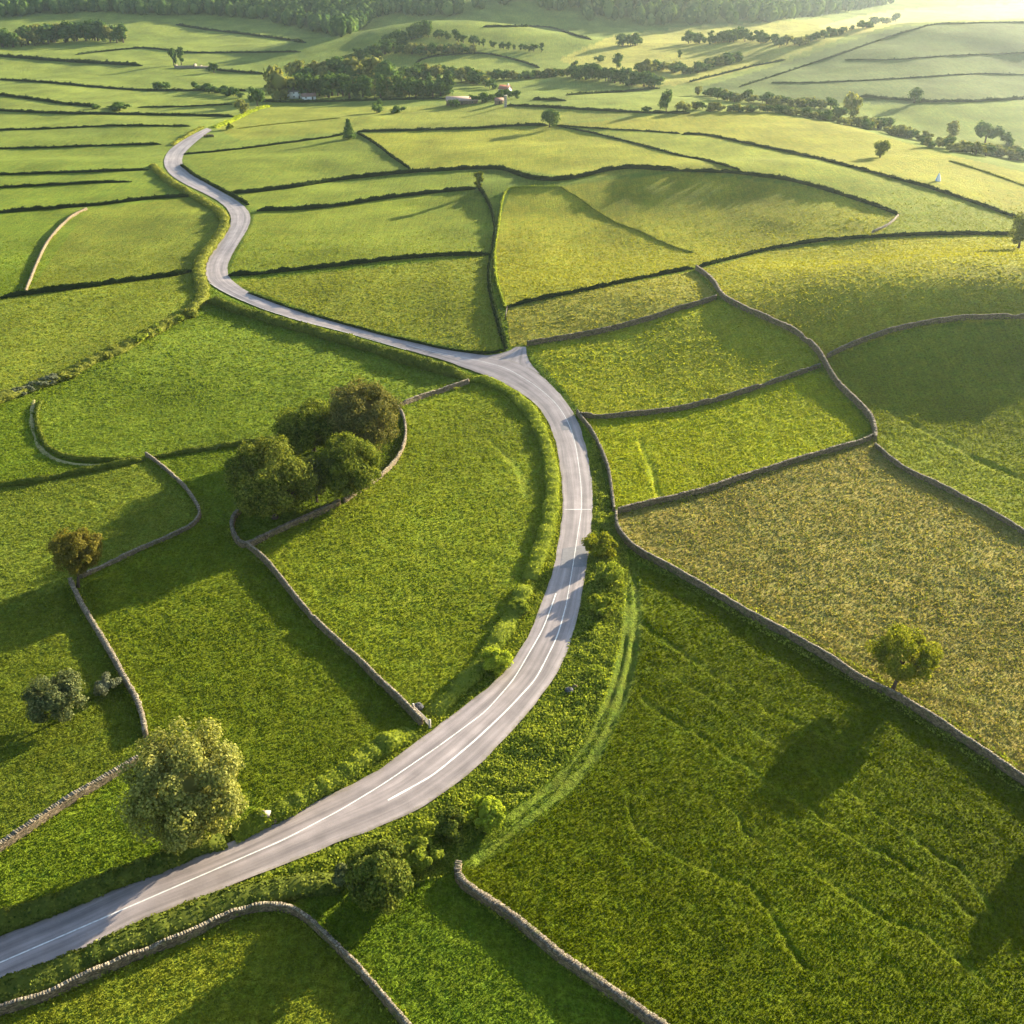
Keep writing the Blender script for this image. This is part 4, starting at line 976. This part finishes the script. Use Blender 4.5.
belt([(345, 66), (365, 62), (385, 54), (400, 46), (415, 36), (428, 30)], 22, 11, ['round', 'wide'], ['far'], 'tree in the wooded gully left of the knoll field', 'wooded gully trees', 5)
belt([(195, 90), (210, 92), (225, 95), (240, 97)], 9, 7, ['bush', 'round'], ['far'], 'bush in the hedgerow thicket left of the farmhouse', 'hedgerow thicket bushes', 1.5, cat='bush')
belt([(696, 110), (730, 111), (765, 112), (800, 116), (830, 121), (860, 127)], 22, 8, ['bush', 'bush', 'round'], ['fary', 'fary', 'far'], 'low scrub bush showing over the sunlit crest', 'crest scrub bushes', 3, cat='bush')
belt([(868, 128), (890, 132), (910, 138), (930, 146), (955, 150), (985, 155), (1024, 160)], 34, 10, ['bush', 'round', 'wide'], ['fary', 'far', 'fary'], 'scrub bush in the valley right of the sunlit crest', 'valley scrub bushes', 5, cat='bush')
belt([(700, 96), (725, 99), (755, 103), (800, 106), (830, 108)], 18, 9, ['bush', 'round'], ['far', 'far', 'fary'], 'dark bush in the valley below the big hill', 'valley bushes below the big hill', 4, cat='bush')
belt([(18, 395), (40, 387), (62, 380), (90, 364), (118, 352), (140, 342), (160, 331), (190, 318)], 10, 9, ['bush'], ['verge', 'bank', 'pale'], 'low shrub on the rough pale flowered bank left of the road', 'shrubs on the flowered bank', 2, .35, 'shrub', 1.3)
def wood(px, n, h, name, label, mats='far'):
    poly = poly_world(px); lo, hi = poly.min(0), poly.max(0)
    acc = Acc(); cnt = 0; tries = 0
    P = rng.uniform(lo, hi, (n * 12, 2)); P = P[in_poly(P[:, 0], P[:, 1], poly)][:n]
    z = height(P[:, 0], P[:, 1])
    for (x, y), zz in zip(P, z):
        hh = h * random.uniform(.7, 1.25); r = hh * random.uniform(.28, .42)
        acc.add(*blob((x, y, zz + hh * .52), (r, r, hh * .48), 7, 5, .2))
        d = rng.normal(0, 1, (26, 3)); d[:, 2] = np.abs(d[:, 2]) * .8 - .2; d /= np.linalg.norm(d, axis=1, keepdims=True)
        acc.add(*cards(np.array([x, y, zz + hh * .52]) + d * np.array([r, r, hh * .48]) * 1.03, d, r * .55, .4))
    V, Q = acc.get(); o = link(name, make_mesh(name, V, Q, M[mats])); return tag(o, label, 'woodland', kind='stuff')
wood([(0, 18), (60, 14), (93, 12), (150, 16), (206, 15), (266, 21), (340, 38), (352, 30), (380, 10), (450, -4), (300, -8), (150, -8), (0, -6)], 1500, 17, 'woodland', 'dense wood covering the hill at the upper left')
wood([(340, 38), (365, 28), (380, 16), (430, 16), (452, 18), (465, 12), (430, 2), (380, -4), (350, 6)], 500, 15, 'woodland', 'wood on the slope above the knoll field')
wood([(466, 12), (500, 6), (540, 12), (580, 22), (610, 26), (680, 26), (760, 24), (840, 14), (900, 2), (820, -8), (600, -10), (480, -6)], 1300, 20, 'woodland', 'hazy wooded hills along the top centre')

# ------------------------------------------------------------------ buildings far off
def gable(e, w, d, h, rh, wallm, roofm, door=True, chim=True, wins=3):
    link('wall', Acc().add(box(-w / 2, w / 2, -d / 2, d / 2, -.5, h), BOXQ).add(
        [(-w / 2, -d / 2, h), (-w / 2, d / 2, h), (-w / 2, 0, h + rh), (-w / 2, 0, h + rh), (w / 2, -d / 2, h), (w / 2, d / 2, h), (w / 2, 0, h + rh), (w / 2, 0, h + rh)],
        [[0, 1, 2, 3], [5, 4, 6, 7]]).mesh('wall', M[wallm]), e)
    o = .4; tk = .25; zr = h + rh
    sl = rh / (d / 2)
    V = []
    for s in (-1, 1):
        y0 = s * (d / 2 + o); z0 = h - o * sl
        V.append(np.array([(-w / 2 - o, y0, z0), (w / 2 + o, y0, z0), (w / 2 + o, 0, zr), (-w / 2 - o, 0, zr), (-w / 2 - o, y0, z0 + tk), (w / 2 + o, y0, z0 + tk), (w / 2 + o, 0, zr + tk), (-w / 2 - o, 0, zr + tk)]))
    a = Acc(); [a.add(v, BOXQ) for v in V]
    rf = link('roof', a.mesh('roof', M[roofm]), e)
    if chim:
        link('chimney', Acc().add(box(w * .3, w * .3 + .9, -.45, .45, h + rh * .6, h + rh + 1.3), BOXQ).add(box(w * .3 - .12, w * .3 + 1.02, -.57, .57, h + rh + 1.305, h + rh + 1.5), BOXQ).mesh('chimney', M[wallm]), rf)
    for k in range(wins):
        for z in ((1.0, h - 1.7) if h > 4 else (1.2,)):
            x = -w / 2 + w * (k + .5) / wins
            if door and k == wins // 2 and z == 1.0: continue
            f = link('window', Acc().add(box(x - .65, x + .65, -d / 2 - .06, -d / 2 + .02, z, z + 1.2), BOXQ).mesh('window', M['wood']), e)
            link('pane', Acc().add(box(x - .52, x + .52, -d / 2 - .09, -d / 2 - .065, z + .1, z + 1.1), BOXQ).mesh('pane', M['glass']), f)
    if door:
        x = -w / 2 + w * (wins // 2 + .5) / wins
        link('door', Acc().add(box(x - .55, x + .55, -d / 2 - .07, -d / 2 + .02, 0, 2.1), BOXQ).mesh('door', M['darkwood']), e)
def house(name, px, py, rot, label, cat, *a, **k):
    b = at(px, py); e = empty(name, b); e.rotation_euler[2] = rot; tag(e, label, cat); gable(e, *a, **k); return e
house('farmhouse', 297, 98, .15, 'white farmhouse half hidden by the large round tree', 'house', 17, 8, 5.6, 3.2, 'render', 'slate', wins=4)
house('outbuilding', 309, 99.5, .3, 'low white outbuilding with a brownish roof in front of the farmhouse', 'outbuilding', 11, 6, 2.8, 2.0, 'render', 'brownroof', chim=False, wins=2)
house('farmhouse', 505, 94.5, -.5, 'white farmhouse with a bright red tiled roof', 'house', 9, 6.5, 4.6, 2.6, 'render', 'tile', wins=3)
house('barn', 462, 104, .05, 'long low barn with a faded pink roof', 'barn', 24, 8, 3, 2.4, 'wallb', 'pinkroof', chim=False, wins=3)
house('outbuilding', 499, 104, .2, 'small brown shed below the red roofed farmhouse', 'shed', 6, 5, 2.6, 1.6, 'wallb', 'brownroof', chim=False, wins=1)
def jitter_block(w, d, h, taper=.9, n=5):
    acc = Acc(); z = -.3; hh = (h + .3) / n
    for k in range(n):
        s = 1 - (1 - taper) * k / n; j = rng.uniform(-.04, .04, (8, 3)) * min(w, d)
        acc.add(box(-w / 2 * s, w / 2 * s, -d / 2 * s, d / 2 * s, z, z + hh - .012) + j * [1, 1, .2], BOXQ); z += hh
    return acc
b = at(505.5, 107); e = empty('stone_pillar', b); tag(e, 'thin pale stone pillar standing by the hedge near the red roofed farm', 'pillar')
link('shaft', jitter_block(2.0, 2.0, 7.2).mesh('shaft', M['capstone']), e); link('cap', Acc().add(box(-1.25, 1.25, -1.25, 1.25, 7.22, 7.8), BOXQ).mesh('cap', M['capstone']), e)
b = at(190, 68.5); e = empty('ruined_farmstead', b); tag(e, 'low stone ruin with broken walls beside the tall dark trees', 'ruin')
for (x0, x1, y0, y1, h) in ((-16, 4, -.5, .5, 3.0), (4.1, 5.1, -.5, 9, 4.2), (-16, -15, .6, 9, 3.4), (5.2, 20, -.5, .5, 2.2), (10, 11, .6, 8, 3.0)):
    V = box(x0, x1, y0, y1, -1, h); V[4:, 2] += rng.uniform(-.9, .5, 4)
    link('ruined_wall', Acc().add(V, BOXQ).mesh('ruined_wall', M['cope']), e)

# ------------------------------------------------------------------ small things
b = at(267, 822); e = empty('gate_pillar', b); tag(e, 'squat dark gate pillar with a pale capstone at the road edge by the willow', 'gate pillar')
link('shaft', jitter_block(1.15, 1.0, 1.5, .92, 5).mesh('shaft', M['boulder']), e)
link('capstone', Acc().add(box(-.62, .62, -.54, .54, 1.49, 1.7) + rng.uniform(-.03, .03, (8, 3)), BOXQ).mesh('capstone', M['capstone']), e)
def boulder(px, py, r, label, mat='boulder'):
    b = at(px, py); V, Q = blob((0, 0, r * .45), (r, r * .8, r * .75), 10, 7, .18)
    return tag(link('boulder', make_mesh('boulder', V, Q, M[mat], False), None, b), label, 'boulder')
boulder(272, 822, .95, 'mossy boulder leaning at the foot of the gate pillar', 'wall')
boulder(569, 692, .75, 'dark boulder in the rough verge right of the road')
boulder(575, 688, .5, 'smaller grey stone just behind the dark verge boulder', 'wall')
boulder(418, 709, .95, 'dark rock at the end of the straight stone wall by the road')
# pale field gate standing at the wall end
g0 = at(413.5, 712); g1 = at(430, 728); dvec = (g1 - g0); Lg = float(np.linalg.norm(dvec[:2])); ang = math.atan2(dvec[1], dvec[0])
e = empty('field_gate', g0); e.rotation_euler[2] = ang; tag(e, 'pale timber field gate at the end of the straight wall by the road', 'gate')
for x in (0, Lg): link('post', Acc().add(box(x - .14, x + .14, -.14, .14, -.3, 1.6), BOXQ).add(box(x - .17, x + .17, -.17, .17, 1.605, 1.68), BOXQ).mesh('post', M['wood']), e)
for z in (.3, .6, .9, 1.25): link('rail', Acc().add(box(.15, Lg - .15, -.045, .045, z, z + .14), BOXQ).mesh('rail', M['wood']), e)
link('brace', Acc().add(np.array([(.2, .05, .2), (.36, .05, .2), (Lg - .2, .05, 1.3), (Lg - .36, .05, 1.3), (.2, .09, .2), (.36, .09, .2), (Lg - .2, .09, 1.3), (Lg - .36, .09, 1.3)]), BOXQ).mesh('brace', M['wood']), e)
# small gate closing the green lane
g0 = at(507, 311); g1 = at(505.5, 320); dvec = (g1 - g0); Lg = float(np.linalg.norm(dvec[:2])); ang = math.atan2(dvec[1], dvec[0])
e = empty('field_gate', g0); e.rotation_euler[2] = ang; tag(e, 'dark timber gate in the gap at the foot of the golden field', 'gate')
for x in (0, Lg): link('post', Acc().add(box(x - .16, x + .16, -.16, .16, -.3, 1.7), BOXQ).mesh('post', M['darkwood']), e)
for z in (.3, .65, 1.0, 1.35): link('rail', Acc().add(box(.17, Lg - .17, -.05, .05, z, z + .16), BOXQ).mesh('rail', M['darkwood']), e)
# pointed tent on the slope
b = at(938, 181); e = empty('tent', b); tag(e, 'small white and blue pointed tent on the sunlit slope', 'tent'); s = mpp(b)
nt_ = 12; rT = 2.6 * s; hT = 8.0 * s * 1.0
for nm, mt, rg in (('canvas', 'canvas', range(0, 8)), ('blue_canvas', 'bluecanvas', range(8, 12))):
    a = Acc()
    for k in rg:
        p = []
        for kk in (k, k + 1):
            w = 2 * math.pi * kk / nt_ - 2.5
            for rr, zz in ((rT, 0), (rT * .92, hT * .28), (rT * .5, hT * .66), (.05, hT)): p.append((rr * math.cos(w), rr * math.sin(w), zz))
        a.add(p, [[0, 4, 5, 1], [1, 5, 6, 2], [2, 6, 7, 3]])
    link(nm, a.mesh(nm, M[mt]), e)
a = Acc(); a.add(*tube([(0, 0, hT * .9), (0, 0, hT * 1.12)], [.08, .06], 6)); link('pole_tip', a.mesh('pole_tip', M['darkwood']), e)
# stone parapet at the road end
b = at(209, 137); e = empty('stone_parapet', b); tag(e, 'rounded grey stone parapet beside the road end', 'parapet')
a = Acc()
for k in range(9):
    w0, w1 = math.pi * k / 9, math.pi * (k + 1) / 9
    r0, r1 = 2.6, 3.4
    p = [(r0 * math.cos(w0), .7 * r0 * math.sin(w0)), (r1 * math.cos(w0), .7 * r1 * math.sin(w0)), (r1 * math.cos(w1), .7 * r1 * math.sin(w1)), (r0 * math.cos(w1), .7 * r0 * math.sin(w1))]
    a.add([(x, y, -.3) for x, y in p] + [(x, y, 1.3 + .1 * random.random()) for x, y in p], BOXQ)
link('parapet_wall', a.mesh('parapet_wall', M['wall']), e)
# trodden tracks
def trail(px, w, label):
    p = course(px, 1.0); nn, _ = normals2(p); ww = w * (1 + .3 * vnoise(np.arange(len(p)) / 5., np.zeros(len(p)), 91))[:, None]
    l = p[:, :2] + nn * ww / 2; r = p[:, :2] - nn * ww / 2; n = len(p); tt = np.linspace(0, 1, 4)
    X = l[:, :1] * (1 - tt) + r[:, :1] * tt; Y = l[:, 1:2] * (1 - tt) + r[:, 1:2] * tt
    V = np.stack([X, Y, height(X, Y) + np.array([-.1, .12, .12, -.1])], -1).reshape(-1, 3)
    i = np.arange(n - 1)[:, None] * 4 + np.arange(3)[None]
    return tag(link('track', make_mesh('track', V, np.stack([i, i + 1, i + 5, i + 4], -1).reshape(-1, 4), M['track'], True)), label, 'track', kind='structure')
trail([(128, 463.5), (100, 465), (72, 464), (50, 458), (37, 446), (32, 430), (30.5, 413), (34, 400)], 1.4, 'pale trodden track curving outside the large left field')

# ------------------------------------------------------------------ sun, sky, air
AZ = R_(45); EL = R_(14.0)
s = Vector((math.sin(AZ) * math.cos(EL), math.cos(AZ) * math.cos(EL), math.sin(EL)))
sd = bpy.data.lights.new('sun', 'SUN'); sd.energy = 5.0; sd.angle = R_(.55); sd.color = (1.0, .87, .62)
so = bpy.data.objects.new('sun', sd); C.objects.link(so); so.rotation_euler = (-s).to_track_quat('-Z', 'Y').to_euler()
w = bpy.data.worlds.new("World"); sc.world = w; w.use_nodes = True
nt = w.node_tree; bg = nt.nodes['Background']; sky = nt.nodes.new('ShaderNodeTexSky'); sky.sky_type = 'NISHITA'; sky.sun_disc = False
sky.sun_elevation = EL; sky.sun_rotation = AZ; sky.air_density = 1.0; sky.dust_density = 1.2
nt.links.new(sky.outputs[0], bg.inputs[0]); bg.inputs[1].default_value = .085
# haze
m, nt, out = newmat('haze'); pv = N(nt, 'ShaderNodeVolumePrincipled'); pv.inputs['Color'].default_value = (.74, .90, 1.0, 1)
pv.inputs['Density'].default_value = .000046; pv.inputs['Anisotropy'].default_value = .72; nt.links.new(pv.outputs[0], out.inputs['Volume'])
hb = link('haze', Acc().add(box(-7000, 7000, -600, 6800, -40, 135), BOXQ).mesh('haze', m)); tag(hb, 'thin warm evening haze over the valley', 'haze', kind='stuff')
sc.view_settings.view_transform = 'Standard'; sc.view_settings.look = 'None'; sc.view_settings.gamma = 1.0; sc.view_settings.exposure = 2.03
sc.render.engine = 'CYCLES'; sc.cycles.use_denoising = True; sc.cycles.max_bounces = 5; sc.cycles.transmission_bounces = 3; sc.cycles.diffuse_bounces = 2; sc.cycles.volume_bounces = 0
sc.cycles.use_adaptive_sampling = True; sc.cycles.adaptive_threshold = .02
